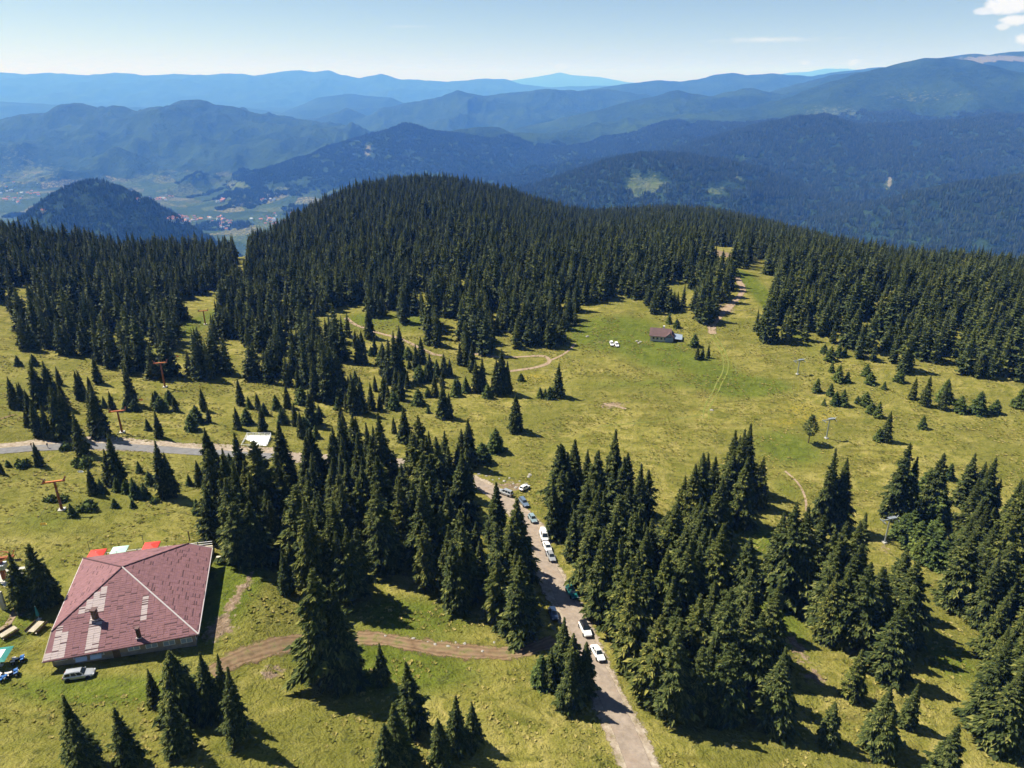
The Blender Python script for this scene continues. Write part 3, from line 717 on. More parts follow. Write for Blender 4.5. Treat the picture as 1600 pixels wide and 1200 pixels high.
strip('path', [(736,552),(762,556),(800,558),(838,556),(854,558),(858,566),(842,573),(818,577),(796,580)], 2.6, M['path'], .06, .5, 6, seed=22)
strip('path', [(858,564),(872,558),(884,551),(892,545),(899,537)], 1.8, M['path'], .06, .5, 6, seed=23)
strip('path', [(1226,736),(1238,746),(1250,760),(1258,778),(1261,800),(1266,824)], 1.1, M['path'], .05, .4, 5, seed=24)
strip('path', [(935,666),(985,662),(1040,657),(1095,648)], 1.0, M['wheelmark'], .05, .6, 4, seed=25)
strip('path', [(30,940),(22,958),(12,975),(-6,990)], 1.4, M['path'], .05, .4, 5, seed=28)
strip('path', [(0,655),(12,651),(26,647)], 1.2, M['dirt'], .05, .5, 5, seed=29)
strip('path', [(945,632),(962,634),(978,639)], 2.2, M['path'], .05, .7, 6, seed=30)

# ------------------------------------------------------------------ individual trees
# (base u, base v, top v, kind)   kinds: w wide meadow spruce, y young spruce
LIST = """1275 612 589 y;1297 617 598 y;1287 633 621 y;1305 632 610 y;1316 633 606 y;1299 581 564 y;1309 595 568 y;1323 597 579 y;1353 587 567 y;1359 599 580 y;1381 608 595 y;1404 596 575 y;1339 630 617 y;
1351 633 611 y;1360 645 628 y;1371 651 625 y;1383 689 640 w;1441 669 648 y;1425 623 588 w;1444 633 584 w;1471 639 600 w;1475 625 590 y;1499 643 617 y;1527 645 609 y;1553 645 623 y;1592 636 604 y;1287 551 537 y;1296 563 540 y;1309 557 535 y;1319 556 538 y;
1085 541 521 y;1089 561 539 w;1097 561 541 w;1106 559 537 w;1045 505 487 y;1057 512 497 y;411 674 634 w;433 640 615 y;450 637 598 w;472 631 602 y;487 665 609 w;500 662 630 w;441 662 637 y;462 665 628 w;477 676 649 y;534 671 634 w;494 684 663 y;
553 645 580 w;566 646 585 w;581 640 596 w;594 640 612 w;616 638 610 y;625 609 577 w;637 606 580 w;654 632 606 y;669 645 632 y;693 652 597 w;702 654 612 w;680 620 580 w;669 620 605 y;712 618 590 y;728 612 587 y;744 612 560 w;754 612 556 w;762 621 596 y;784 614 543 w;776 615 560 w;793 614 562 w;814 595 582 y;806 673 612 w;
844 621 604 y;852 622 606 y;859 623 602 y;872 619 566 w;719 570 534 n;694 588 551 n;703 587 559 n;682 588 560 y;666 588 568 y;656 596 568 y;640 576 560 y;619 596 515 n;610 594 528 n;628 597 535 n;600 587 540 n;595 571 546 y;572 570 543 n;580 556 540 y;672 537 487 n;678 537 495 n;578 529 477 n;556 543 515 n;566 549 515 n;616 677 650 w;633 690 634 w;733 730 652 w;722 728 668 w;754 722 690 y;775 705 668 y;522 627 537 n;512 627 545 n;532 628 548 n;494 624 560 n;
29 572 554 y;54 571 552 y;65 635 562 w;85 635 562 w;25 637 587 w;37 640 597 w;50 652 607 w;44 667 640 w;62 682 625 w;77 685 632 w;99 685 600 w;110 682 605 w;127 625 577 w;142 640 607 w;142 612 587 w;160 682 600 w;152 680 612 w;176 640 610 w;130 710 641 w;207 632 567 w;196 642 625 y;211 642 622 y;232 672 652 y;252 642 617 y;250 684 640 w;300 672 645 y;308 660 632 y;372 670 634 w;386 662 637 y;327 660 634 w;
62 728 690 w;187 758 675 w;175 757 700 w;260 775 686 w;270 776 705 w;218 738 719 y;147 772 729 w;160 769 746 y;144 772 757 y;184 767 744 y;213 777 744 y;227 778 752 y;198 770 748 y;236 757 735 y;331 735 666 w;340 737 690 w;313 758 718 w;296 758 739 y;352 736 708 y;362 735 706 y;137 797 781 b;114 807 785 y;180 793 778 y;208 793 780 y;309 803 778 y;4 741 719 w;13 729 718 y;36 729 716 b;129 728 712 b;78 783 773 b;96 783 772 b;242 785 776 b;104 702 690 b;
75 947 847 n;40 950 862 n;88 942 880 n;60 938 872 n;
508 1066 884 n;540 1066 906 n;598 1070 1003 n;588 1068 1040 y;286 1112 1012 w;330 1118 1020 n;356 1124 1024 n;244 1100 1044 w;845 1066 1020 y;
1288 826 700 n;1306 826 715 n;1278 824 745 n;1398 812 690 n;1410 815 712 n;1388 808 720 n;1450 806 706 n;1440 800 730 y;1482 748 722 y;1502 790 706 n;1520 796 720 n;1463 815 760 y;1420 845 795 y;1445 862 815 y;1462 868 820 y;1480 872 830 y;1408 842 800 y;1432 856 812 y;1456 852 806 y;1470 884 842 y;1452 880 836 y;1495 862 822 y;1436 872 836 y;1428 838 808 y;1492 884 846 y;
862 615 604 y;1262 930 800 n;1240 945 790 n;1218 940 786 n;1205 930 800 n;1270 912 815 n;878 1068 965 n;895 1080 985 n;912 1084 1000 n;860 1074 1010 n;890 1105 1020 n;1330 1090 1012 n;1372 688 668 y"""
TREES = []
for e in LIST.replace('\n', '').split(';'):
    a = e.split()
    if len(a) == 4: TREES.append((float(a[0]), float(a[1]), float(a[2]), a[3], 'single'))
CLUMPS = {
 'west': ([(330,858),(352,800),(420,755),(500,735),(600,728),(700,735),(735,770),(775,805),(815,850),(838,900),(850,955),(838,992),(800,996),(760,985),(735,965),(700,950),(655,912),(600,905),(575,950),(500,950),(470,925),(410,938),(350,868)], 5.6),
 'road': ([(846,806),(880,775),(930,765),(1000,800),(1020,850),(1020,930),(1005,1000),(1005,1150),(985,1130),(962,1064),(945,1010),(925,955),(902,905),(884,870),(862,840)], 5.2),
 'middle': ([(1052,825),(1090,785),(1140,752),(1180,775),(1196,802),(1160,812),(1128,850),(1140,880),(1180,930),(1215,1000),(1240,1064),(1230,1150),(1020,1150),(1015,1000),(1035,930),(1032,870)], 5.4),
 'east': ([(1268,965),(1290,905),(1345,880),(1400,905),(1440,940),(1447,1010),(1442,1060),(1380,1060),(1320,1045),(1290,1030),(1265,990)], 5.0),
 'edge': ([(1470,880),(1500,835),(1560,815),(1700,805),(1760,1180),(1500,1180),(1515,1090),(1535,1010),(1475,965),(1458,920)], 5.2),
 'low': ([(560,1120),(700,1130),(820,1140),(800,1230),(560,1230)], 7.0),
 'lowwest': ([(60,1150),(300,1130),(420,1160),(400,1240),(40,1240)], 8.0),
 'loweast': ([(1290,1120),(1460,1110),(1480,1230),(1270,1240)], 7.0)}
ROADW = catmull(at([p[0] for p in RD2], [p[1] for p in RD2])[:, :2], 2.0)
# places the photograph shows between the crowns: cars, road, lane
SEEN = [(1380,862),(1368,850),(1400,852),(1440,842),(1458,852),(1422,836),(1480,862),(1290,800),(1210,870),(1300,1040),(505,1000),(345,890),(420,950),(1028,735),(1032,765),(1034,795),(1205,825),(1185,850),(1140,862),(1345,810),(1362,835),(1440,990),(1480,1035),(1500,960),(1455,975),(1525,1020),(1260,1050),(1280,880),(1225,975),(1035,560),(400,690),(385,690),(415,692),(395,683),(330,708),(360,709),(385,711),(745,752),(765,763),(789,772),(802,780),(818,787),(831,812),(850,836),(853,852),(860,870),(868,888),(878,905),(893,927),(880,940),(866,962),(900,950),(914,985),(922,1003),(932,1022),(940,1050),(905,965),
        (1160,850),(1175,835),(1150,870),(1215,965),(1385,830),(1384,815),(1386,846),(1225,990),(1245,1020),(1470,1000),(1490,1030),(1500,1000),(620,960),(640,975),(600,950),(560,1012),(700,1000),(740,1020)]
SU = np.array([k[0] for k in SEEN], float); SV = np.array([k[1] for k in SEEN], float); _sp = at(SU, SV); SR = np.hypot(_sp[:,0], _sp[:,1])-1
cX, cY = [], []
for i, (cn, (poly, spc)) in enumerate(CLUMPS.items()):
    X, Y = jitter_grid(-160, 200, 40, 260, spc, 60+i)
    Z = ground_h(X, Y); u, v, d = project(X, Y, Z); k = inpoly(u, v, poly)
    r_ = np.random.default_rng(80+i)
    for x, y in zip(X[k], Y[k]):
        if np.min(np.hypot(ROADW[:,0]-x, ROADW[:,1]-y)) < 5.2: continue
        h = r_.normal(19.5, 3.0) if r_.random() > .14 else r_.uniform(8, 13)
        if cn == 'west': h *= .96
        if cn in ('low', 'lowwest', 'loweast'): h = r_.uniform(9, 15)
        h = float(np.clip(h, 7, 25)); zb = float(ground_h(x, y)); hide = False
        f_ = np.linspace(.05, .98, 14); tu, tv, td = project(np.full(14, x), np.full(14, y), zb+h*f_); hw = F*h*.17*(1-f_)/td + 3
        hide = bool(((np.abs(SU[None]-tu[:,None]) < hw[:,None]) & (np.abs(SV[None]-tv[:,None]) < 4) & (math.hypot(x, y) < SR[None])).any())
        if hide: continue
        TREES.append((x, y, h, 'n', cn))
_r = np.random.default_rng(404)
for poly_, n_ in (([(395,625),(560,610),(560,690),(430,690)], 16), ([(545,545),(720,545),(760,600),(640,640),(550,640)], 22), ([(20,575),(170,590),(200,650),(150,690),(30,690)], 10), ([(230,625),(400,628),(390,640),(240,645)], 9)):
    k_ = 0
    while k_ < n_:
        a_, b_ = _r.uniform(0, 800), _r.uniform(500, 700)
        if inpoly(np.array([a_]), np.array([b_]), poly_)[0] and min((a_-t_[0])**2+(b_-t_[1])**2*4 for t_ in TREES if t_[4] == 'single') > 60:
            hp = _r.uniform(14, 48); TREES.append((a_, b_, b_-hp, 'y' if hp < 24 else 'w', 'single')); k_ += 1
spr = []; yng = []; bsh = []
for a, b2, c2, kind, cn in TREES:
    if cn == 'single':
        p = at([a], [b2])[0]; lo_, hi_ = .3, 40
        for _ in range(30):
            m_ = (lo_+hi_)/2
            if float(project(p[0], p[1], p[2]+m_)[1]) > c2: lo_ = m_
            else: hi_ = m_
        h = lo_
    else: p = np.array([a, b2, gz(a, b2)]); h = c2
    p[2] = gz(p[0], p[1])
    u, v, d = project(*p)
    rec = dict(p=p, h=h, kind=kind, cl=cn, u=float(u), v=float(v), size=h/float(d))
    (bsh if kind == 'b' else yng if kind == 'y' else spr).append(rec)
print('spruces', len(spr), 'young', len(yng))

LAND = {}   # landmarks for the wording: name -> world xy
def lm(name, u, v): LAND[name] = P(u, v).xy
for nme, u, v in (('the big hut', 200, 950), ('the silver estate', 122, 1056), ('the white enclosure', 400, 690), ('the front orange pylon', 97, 797), ('the roadside orange pylon', 191, 676),
   ('the bare-trunked pine', 1263, 692), ('the alpine hut', 1035, 527), ('the tall grey pylon', 1382, 848), ('the farthest grey pylon', 1246, 584), ('the silver minivan', 789, 775), ('the looping path', 850, 566), ('the dirt track bend', 460, 1003), ('the two walkers', 62, 700), ('the two white cars', 960, 540), ('the left road end', 5, 705)): lm(nme, u, v)
ORD = ['nearest', 'second nearest', 'third nearest', 'fourth nearest', 'fifth nearest', 'sixth nearest', 'seventh nearest', 'eighth nearest', 'ninth nearest', 'tenth nearest', 'eleventh nearest', 'twelfth nearest', 'thirteenth nearest', 'fourteenth nearest', 'fifteenth nearest', 'sixteenth nearest', 'seventeenth nearest', 'eighteenth nearest']
def num(k): return ORD[k] if k < len(ORD) else None
def name_singles(recs, word):
    by = {}
    for q in recs:
        near = min(LAND, key=lambda n_: (LAND[n_]-Vector(q['p'][:2])).length); by.setdefault(near, []).append(q)
    for near, lst in by.items():
        lst.sort(key=lambda q: (LAND[near]-Vector(q['p'][:2])).length)
        for k, q in enumerate(lst):
            sz = 'small' if q['h'] < 3.5 else 'short' if q['h'] < 7 else 'tall' if q['h'] > 13 else 'middling'
            if num(k): q['label'] = '%s %s on the grass, %s one to %s' % (sz, word, num(k), near)
            else: q['label'] = '%s farther off from %s, among its like' % (word, near); q['shared'] = True
            q['group'] = word.split()[-1]+('es' if word.endswith('bush') else 's')+' round '+near if False else word+'s round '+near
CLWORDS = {'west': 'the clump left of the cars', 'road': 'the clump right of the cars', 'middle': 'the clump by the grassy lane', 'east': 'the block below the pylon', 'edge': 'the bottom right wood',
  'low': 'the strip under the rutted dirt track', 'lowwest': 'the strip in front of the big hut', 'loweast': 'the strip under the grassy lane'}
spr.sort(key=lambda q: -q['size'])
big, rest = spr[:300], spr[300:]
name_singles([q for q in big if q['cl'] == 'single'], 'dark green spruce'); name_singles(yng, 'young spruce'); name_singles(bsh, 'dark low bush')
for cn, words_ in CLWORDS.items():
    ms = [q for q in big if q['cl'] == cn]
    us = np.array([q['u'] for q in ms]); vs = np.array([q['v'] for q in ms]); hs_ = np.array([q['h'] for q in ms])
    for q in ms:
        a_ = (us < q['u']).mean(); b_ = (vs < q['v']).mean(); c_ = (hs_ < q['h']).mean()
        side = ('left ' if a_ < .25 else 'left of centre ' if a_ < .5 else 'right of centre ' if a_ < .75 else 'right ')
        row = 'rear ' if b_ < .25 else 'middle ' if b_ < .66 else 'front '
        q['label'] = '%s spruce, %s%spart of %s' % ('taller' if c_ > .66 else 'lower' if c_ < .33 else 'average', row, side, words_); q['group'] = 'spruces in '+words_
    if len(ms) > 6:
        used_ = set()
        for f, t_ in ((lambda q: -q['h'], 'tallest spruce in '), (lambda q: q['h'], 'shortest spruce in '), (lambda q: q['u'], 'leftmost spruce in '), (lambda q: -q['u'], 'rightmost spruce in '), (lambda q: -q['v'], 'frontmost spruce in '), (lambda q: q['v'], 'hindmost spruce in ')):
            q = min((q for q in ms if id(q) not in used_), key=f); used_.add(id(q)); q['label'] = t_+words_
protos = {}
def plant(q, fam, nm, cat):
    me = fam[rnd.randrange(len(fam))]
    h = q['h']; w = h*rnd.uniform(.88, 1.12)
    if q['cl'] != 'single': w = h*rnd.uniform(.95, 1.2)
    elif q['kind'] == 'y': w *= 1.22
    elif q['kind'] == 'w': w *= 1.12
    loc = Vector(q['p']) - Vector((0, 0, .05)); rz = rnd.uniform(0, 6.28)
    if me.name not in protos:
        t = thing(nm, q['label'], cat, loc, rz, q.get('group'), (w, w, h)); link('trunk', TRUNK, t); link('crown', me, t); protos[me.name] = t
    else: t = dup(protos[me.name], loc, rz, q['label'], q.get('group'), (w, w, h))
    kx = rnd.uniform(.87, 1.13); t.scale = (w*kx, w/kx, h)
    t.rotation_euler = (rnd.gauss(0, .022), rnd.gauss(0, .022), rz)
for q in big: plant(q, WIDE if q['kind'] == 'w' else HI, 'spruce_tree', 'spruce tree')
for q in yng: plant(q, YOUNG, 'young_spruce', 'young spruce')
# the spruces past the 300 that show largest
MIDHI = proto_collection('clump_tree', [with_trunk('clump_tree', spruce_crown(700+i, rb*.95, 36, 10, 8, .05, .22, True, shape=.85, leafw=.24), [M['spruce'], M['bark']]) for i, rb in enumerate((.165, .19, .15, .18))])
if rest:
    n = len(rest); hs = np.array([q['h'] for q in rest])
    scatter('spruce_clump', np.array([q['p'] for q in rest]), np.stack([np.zeros(n), np.zeros(n), rr.uniform(0, 6.28, n)], -1), np.stack([hs, hs, hs], -1), rr.integers(0, 4, n), MIDHI)
# low bushes
def bush_mesh(seed):
    r = np.random.default_rng(seed); V = []; Q = []
    for k in range(260):
        th = r.random()*6.28; ph = math.acos(r.random()*.98); rad = .5*r.uniform(.75, 1.08)*(1+.2*math.sin(3*th+seed))
        c = np.array([math.cos(th)*math.sin(ph)*rad, math.sin(th)*math.sin(ph)*rad, math.cos(ph)*rad*1.0])
        d_ = c/np.linalg.norm(c)+r.normal(0, .5, 3); d_ /= np.linalg.norm(d_); s_ = np.cross(d_, r.normal(0, 1, 3)); s_ /= np.linalg.norm(s_)
        n = len(V); V += [c-d_*.09, c+s_*.06, c+d_*.12, c-s_*.06]; Q.append((n, n+1, n+2, n+3))
    o_ = len(V)
    for j in range(5):
        for i in range(10):
            ph = j/4*1.5; rad = .40*math.sin(ph+.05); a_ = 6.28*i/10; V.append(np.array([math.cos(a_)*rad, math.sin(a_)*rad, .42*math.cos(ph)]))
    for j in range(4):
        for i in range(10): Q.append((o_+j*10+i, o_+(j+1)*10+i, o_+(j+1)*10+(i+1) % 10, o_+j*10+(i+1) % 10))
    return fast_mesh('bush', V, Q, [M['young']], False)
BM = [bush_mesh(1), bush_mesh(2)]
for q in bsh:
    o = link('bush', BM[rnd.randrange(2)], None, q['p']); tag(o, q['label'], 'bush', q['group'])
    o.scale = (q['h']*1.55, q['h']*1.35, q['h']*1.5); o.rotation_euler = (0, 0, rnd.uniform(0, 6))
# the lone pine with a bare trunk
p = P(1263, 692)
t = thing('pine_tree', 'lone dark pine with a long bare trunk standing on the open meadow', 'pine tree', p)
tv, tq = trunk_geo(.018, 7, .95)
o = link('trunk', fast_mesh('pine_trunk', tv*np.array([11, 11, 11]), tq, [M['bark']], True), t)
V = []; Q = []; r = np.random.default_rng(31)
for k in range(420):
    z = r.uniform(.30, 1.0); R_ = .235*(math.sin(min(1, (z-.27)/.28)*1.57)*(1-max(0, z-.55)/.47)+.03)*r.uniform(.35, 1.1); a_ = r.random()*6.28
    c = np.array([math.cos(a_)*R_, math.sin(a_)*R_, z-.02]); d_ = np.array([math.cos(a_), math.sin(a_), r.uniform(-.5, .4)]); d_ /= np.linalg.norm(d_); s_ = np.cross(d_, [0, 0, 1])+np.array([0, 0, r.uniform(-.6, .6)]); s_ /= np.linalg.norm(s_)
    n = len(V); V += [c-d_*.03, c+s_*.03, c+d_*.05, c-s_*.03]; Q.append((n, n+1, n+2, n+3))
link('crown', fast_mesh('pine_crown', np.array(V)*11.0, Q, [M['spruce']], False), t)
#@@OBJECTS
# ------------------------------------------------------------------ shape helpers for built things
class MB:
    def __init__(s): s.v = []; s.f = []; s.m = []
    def add(s, V, Fc, mi=0):
        n = len(s.v); s.v += [tuple(q) for q in V]; s.f += [tuple(i+n for i in f) for f in Fc]; s.m += [mi]*len(Fc); return s
    def box(s, c, d, rz=0, mi=0, tilt=None):
        x, y, z = (k/2 for k in d); R_ = Matrix.Rotation(rz, 3, 'Z')
        if tilt is not None: R_ = R_ @ Matrix.Rotation(tilt[1], 3, tilt[0])
        V = [Vector(c) + R_ @ Vector((a*x, b_*y, e*z)) for a, b_, e in ((-1,-1,-1),(1,-1,-1),(1,1,-1),(-1,1,-1),(-1,-1,1),(1,-1,1),(1,1,1),(-1,1,1))]
        return s.add(V, [(0,3,2,1),(4,5,6,7),(0,1,5,4),(1,2,6,5),(2,3,7,6),(3,0,4,7)], mi)
    def tube(s, a, b_, r0, r1=None, n=8, mi=0):
        a = Vector(a); b_ = Vector(b_); r1 = r0 if r1 is None else r1; d = (b_-a).normalized()
        u = d.orthogonal().normalized(); w = d.cross(u)
        V = [p_ + (u*math.cos(6.2832*i/n)+w*math.sin(6.2832*i/n))*r_ for p_, r_ in ((a, r0), (b_, r1)) for i in range(n)]
        return s.add(V, [(i, (i+1) % n, n+(i+1) % n, n+i) for i in range(n)] + [tuple(range(n-1, -1, -1)), tuple(range(n, 2*n))], mi)
    def prism(s, poly, z0, z1, mi=0):
        n = len(poly); V = [(p_[0], p_[1], z0) for p_ in poly]+[(p_[0], p_[1], z1) for p_ in poly]
        return s.add(V, [(i, (i+1) % n, n+(i+1) % n, n+i) for i in range(n)]+[tuple(range(n-1, -1, -1)), tuple(range(n, 2*n))], mi)
    def me(s, name, mats, smooth=False, bevel=0):
        m_ = mesh_from(name, s.v, s.f, mats, smooth, s.m)
        bm = bmesh.new(); bm.from_mesh(m_)
        bmesh.ops.recalc_face_normals(bm, faces=bm.faces)
        if bevel: bmesh.ops.bevel(bm, geom=list(bm.edges), offset=bevel, segments=1, affect='EDGES', profile=.5)
        bm.to_mesh(m_); bm.free(); return m_
    def obj(s, name, mats, parent=None, loc=None, **k): return link(name, s.me(name, mats if isinstance(mats, (list, tuple)) else [mats], **k), parent, loc)
for nm, a in dict(shingle=((.200,.098,.104), .85, 0, .22, 1.3), shingle_dark=((.085,.042,.045), .85, 0, .3, 1.3), shingle_worn=((.40,.33,.315), .85, 0, .22, 1.3), plaster=((.30,.25,.18), .8, 0, .1, .6),
    stone=((.26,.24,.21), .9, 0, .3, 1.2), timber=((.13,.085,.05), .8, 0, .3, 2), paletimber=((.42,.36,.27), .8, 0, .2, 2), white=((.78,.78,.76), .5, 0, .06, 2), trimgrey=((.52,.47,.45), .5, 0, .1, 2), darkmetal=((.03,.03,.034), .45, .3, .2, 3),
    galv=((.36,.40,.43), .45, .55, .12, 2), orange=((.50,.15,.04), .5, 0, .14, 1.5), rust=((.30,.10,.035), .7, 0, .3, 1.5), red=((.62,.045,.03), .65, 0, .12, 1), mint=((.42,.62,.52), .7, 0, .1, 1), teal=((.03,.20,.17), .7, 0, .1, 1),
    concrete=((.44,.42,.37), .9, 0, .15, .8), tyre=((.018,.018,.019), .85, 0, .2, 5), rim=((.5,.5,.52), .35, .8, .1, 5), lamp=((.75,.76,.78), .15, 0, .05, 5), tail=((.45,.02,.02), .25, 0, .05, 5), bluecowl=((.03,.12,.34), .35, 0, .1, 3), seatwhite=((.70,.64,.58), .6, 0, .1, 3),
    brown=((.115,.068,.064), .8, 0, .25, .8), bluegrey=((.22,.27,.34), .6, 0, .15, 1), cream=((.58,.52,.38), .8, 0, .1, .8), greenwood=((.05,.09,.075), .7, 0, .25, 2), rockm=((.30,.28,.245), .95, 0, .25, 1.5), skin=((.45,.27,.19), .6, 0, .1, 4), yellow=((.75,.5,.06), .5, 0, .1, 3), redroof=((.36,.15,.11), .8, 0, .2, .2)).items():
    M[nm] = plain(nm, a[0], a[1], a[2], a[3], a[4])
def glass(name='window_glass', c=(.02,.028,.035)):
    m, nt, b, o = newmat(name); b.inputs['Base Color'].default_value = rgba(c); b.inputs['Roughness'].default_value = .06; b.inputs['Specular IOR Level'].default_value = .6; return m
M['glass'] = glass(); M['bluepane'] = glass('window_pane', (.28,.36,.48))

# ------------------------------------------------------------------ the big hut
def pl(u, v, z):
    d = rays(u, v); k = (z-CAMZ)/d[2]; return Vector((d[0]*k, d[1]*k, z))
def pplane(u, v, o_, n_):
    d = Vector(rays(u, v)); c = Vector((0, 0, CAMZ)); return c + d*((o_-c).dot(n_)/d.dot(n_))
AP = pl(191, 886, 30.6); Q4 = pl(66, 1035, 24.0); P3 = pl(310, 991, 23.9); Q2 = pl(332, 856, 23.6); P1 = pl(130, 872, 25.0)
nN = (P3-AP).cross(Q4-AP).normalized(); nR = (Q2-AP).cross(P3-AP).normalized()
if nN.z < 0: nN = -nN
if nR.z < 0: nR = -nR
P4 = pplane(80, 987, AP, nN); P2 = pplane(295, 849, AP, nR)
hut = thing('mountain_hut', 'large single-storey mountain hut under a patched red-brown hip roof', 'hut', (AP.x, AP.y, 21))
HO = Vector((AP.x, AP.y, 21))
eave = [P1, P2, Q2, P3, Q4, P4]
faces = dict(near=[AP, P4, Q4, P3], right=[AP, P3, Q2, P2], left=[AP, P1, P4], far=[AP, P2, P1])
mb = MB()
for f in faces.values():
    n_ = (f[1]-f[0]).cross(f[2]-f[0]).normalized()
    if n_.z < 0: n_ = -n_
    top = [p_-HO for p_ in f]; bot = [p_-HO-n_*.16 for p_ in f]; k = len(f)
    mb.add(top+bot, [tuple(range(k)), tuple(range(2*k-1, k-1, -1))]+[(i, (i+1) % k, k+(i+1) % k, k+i) for i in range(k)])
roof = mb.obj('roof', M['shingle'], hut)
# patches of bleached shingle on the near slope (photo outlines)
PATCHES = [[(66,1035),(80,988),(105,968),(96,1030)],[(135,1020),(146,965),(158,968),(150,1016)],[(120,958),(172,905),(165,958)],[(222,965),(228,930),(236,928),(228,972)],[(140,970),(147,930),(158,935),(152,985)]]
shing = []
for nm, f in faces.items():
    n_ = (f[1]-f[0]).cross(f[2]-f[0]).normalized()
    if n_.z < 0: n_ = -n_
    ex = Vector((n_.y, -n_.x, 0)).normalized(); ey = n_.cross(ex).normalized()      # along the eave, up the slope
    if ey.z < 0: ey = -ey
    q2 = [((p_-AP).dot(ex), (p_-AP).dot(ey)) for p_ in f]
    sw, sh_ = (1.02, .40)
    ymin = min(q[1] for q in q2); xs_ = [q[0] for q in q2]
    for j in range(int((-ymin)/sh_)+1):
        y = ymin + (j+.5)*sh_; x = min(xs_) + .1
        while x < max(xs_):
            x += sw
            ok = all(inpoly(np.array([x+dx]), np.array([y+dy]), q2)[0] for dx in (-sw*.5, sw*.5) for dy in (-sh_*.45, sh_*.45))
            if not ok: continue
            c = AP + ex*x + ey*y; pu, pv, pd = project(*c)
            worn = nm == 'near' and any(inpoly(np.array([float(pu)]), np.array([float(pv)]), pp)[0] for pp in PATCHES)
            dk = rnd.random() < (.15 if nm in ('near', 'right') else .10)
            shing.append((c, ex, ey, n_, (1 if dk else 0)+(2 if worn else 0), float(pd), nm))
def shingle_mesh(mat, raise_, dark=False):
    w, h, t = 1.0, .395, .030; hm_ = -h/2+.19 if dark else 0
    V = [(-w/2,-h/2,t+raise_),(w/2,-h/2,t+raise_),(w/2,hm_,.02+raise_),(-w/2,hm_,.02+raise_),(w/2,h/2,.006+raise_),(-w/2,h/2,.006+raise_),(-w/2,-h/2,-.03),(w/2,-h/2,-.03),(w/2,h/2,-.03),(-w/2,h/2,-.03)]
    return mesh_from('shingle', V, [(0,1,2,3),(3,2,4,5),(1,0,6,7),(4,2,1,7,8),(5,4,8,9),(0,3,5,9,6)], [mat, M['shingle_dark']], False, [1 if dark else 0,0,0,0,0,0])
SM = [[shingle_mesh(M['shingle'], r_) for r_ in (.002, .009, .016)], [shingle_mesh(M['shingle'], r_+.012, True) for r_ in (.002, .009, .016)], [shingle_mesh(M['shingle_worn'], r_) for r_ in (.002, .009, .016)], [shingle_mesh(M['shingle_worn'], r_+.012, True) for r_ in (.002, .009, .016)]]
shing.sort(key=lambda q: (q[6] not in ('near', 'right'), q[4] == 0, q[5]))
def smat(q, jit=.012):
    c, ex, ey, n_, k, _, _ = q; ml = Matrix((ex, ey, n_)).transposed().to_4x4(); ml.translation = c-HO+n_*.004+ex*rnd.uniform(-.02, .02); return ml
for i, q in enumerate(shing[:300]):
    o = link('shingle', SM[q[4]][i % 3], roof); o.matrix_local = smat(q)
mb = MB()
for i, q in enumerate(shing[300:]):
    ml = smat(q); m_ = SM[q[4]][i % 3]
    n0 = len(mb.f); mb.add([ml @ v_.co for v_ in m_.vertices], [tuple(p_.vertices) for p_ in m_.polygons])
    for p_ in m_.polygons: mb.m[n0+p_.index] = 1 if p_.material_index else (2 if q[4] > 1 else 0)
o = mb.obj('shingles', [M['shingle'], M['shingle_dark'], M['shingle_worn']], roof); o['kind'] = 'stuff'
print('shingles', len(shing))
for a, b2, mt in ((AP, P3, 'trimgrey'), (AP, P4, 'shingle_dark'), (AP, P1, 'shingle_dark'), (AP, P2, 'shingle_dark')):
    MB().tube(a-HO+Vector((0,0,.03)), b2-HO+Vector((0,0,.03)), .13, n=6).obj('ridge_cap', M[mt], roof)
for a, b2, mt in ((P4, Q4, 'paletimber'), (Q4, P3, 'shingle_dark'), (P3, Q2, 'trimgrey'), (Q2, P2, 'trimgrey'), (P2, P1, 'timber'), (P1, P4, 'trimgrey')):
    MB().tube(a-HO-Vector((0,0,.06)), b2-HO-Vector((0,0,.06)), .11, n=6).obj('fascia_board', M[mt], roof)
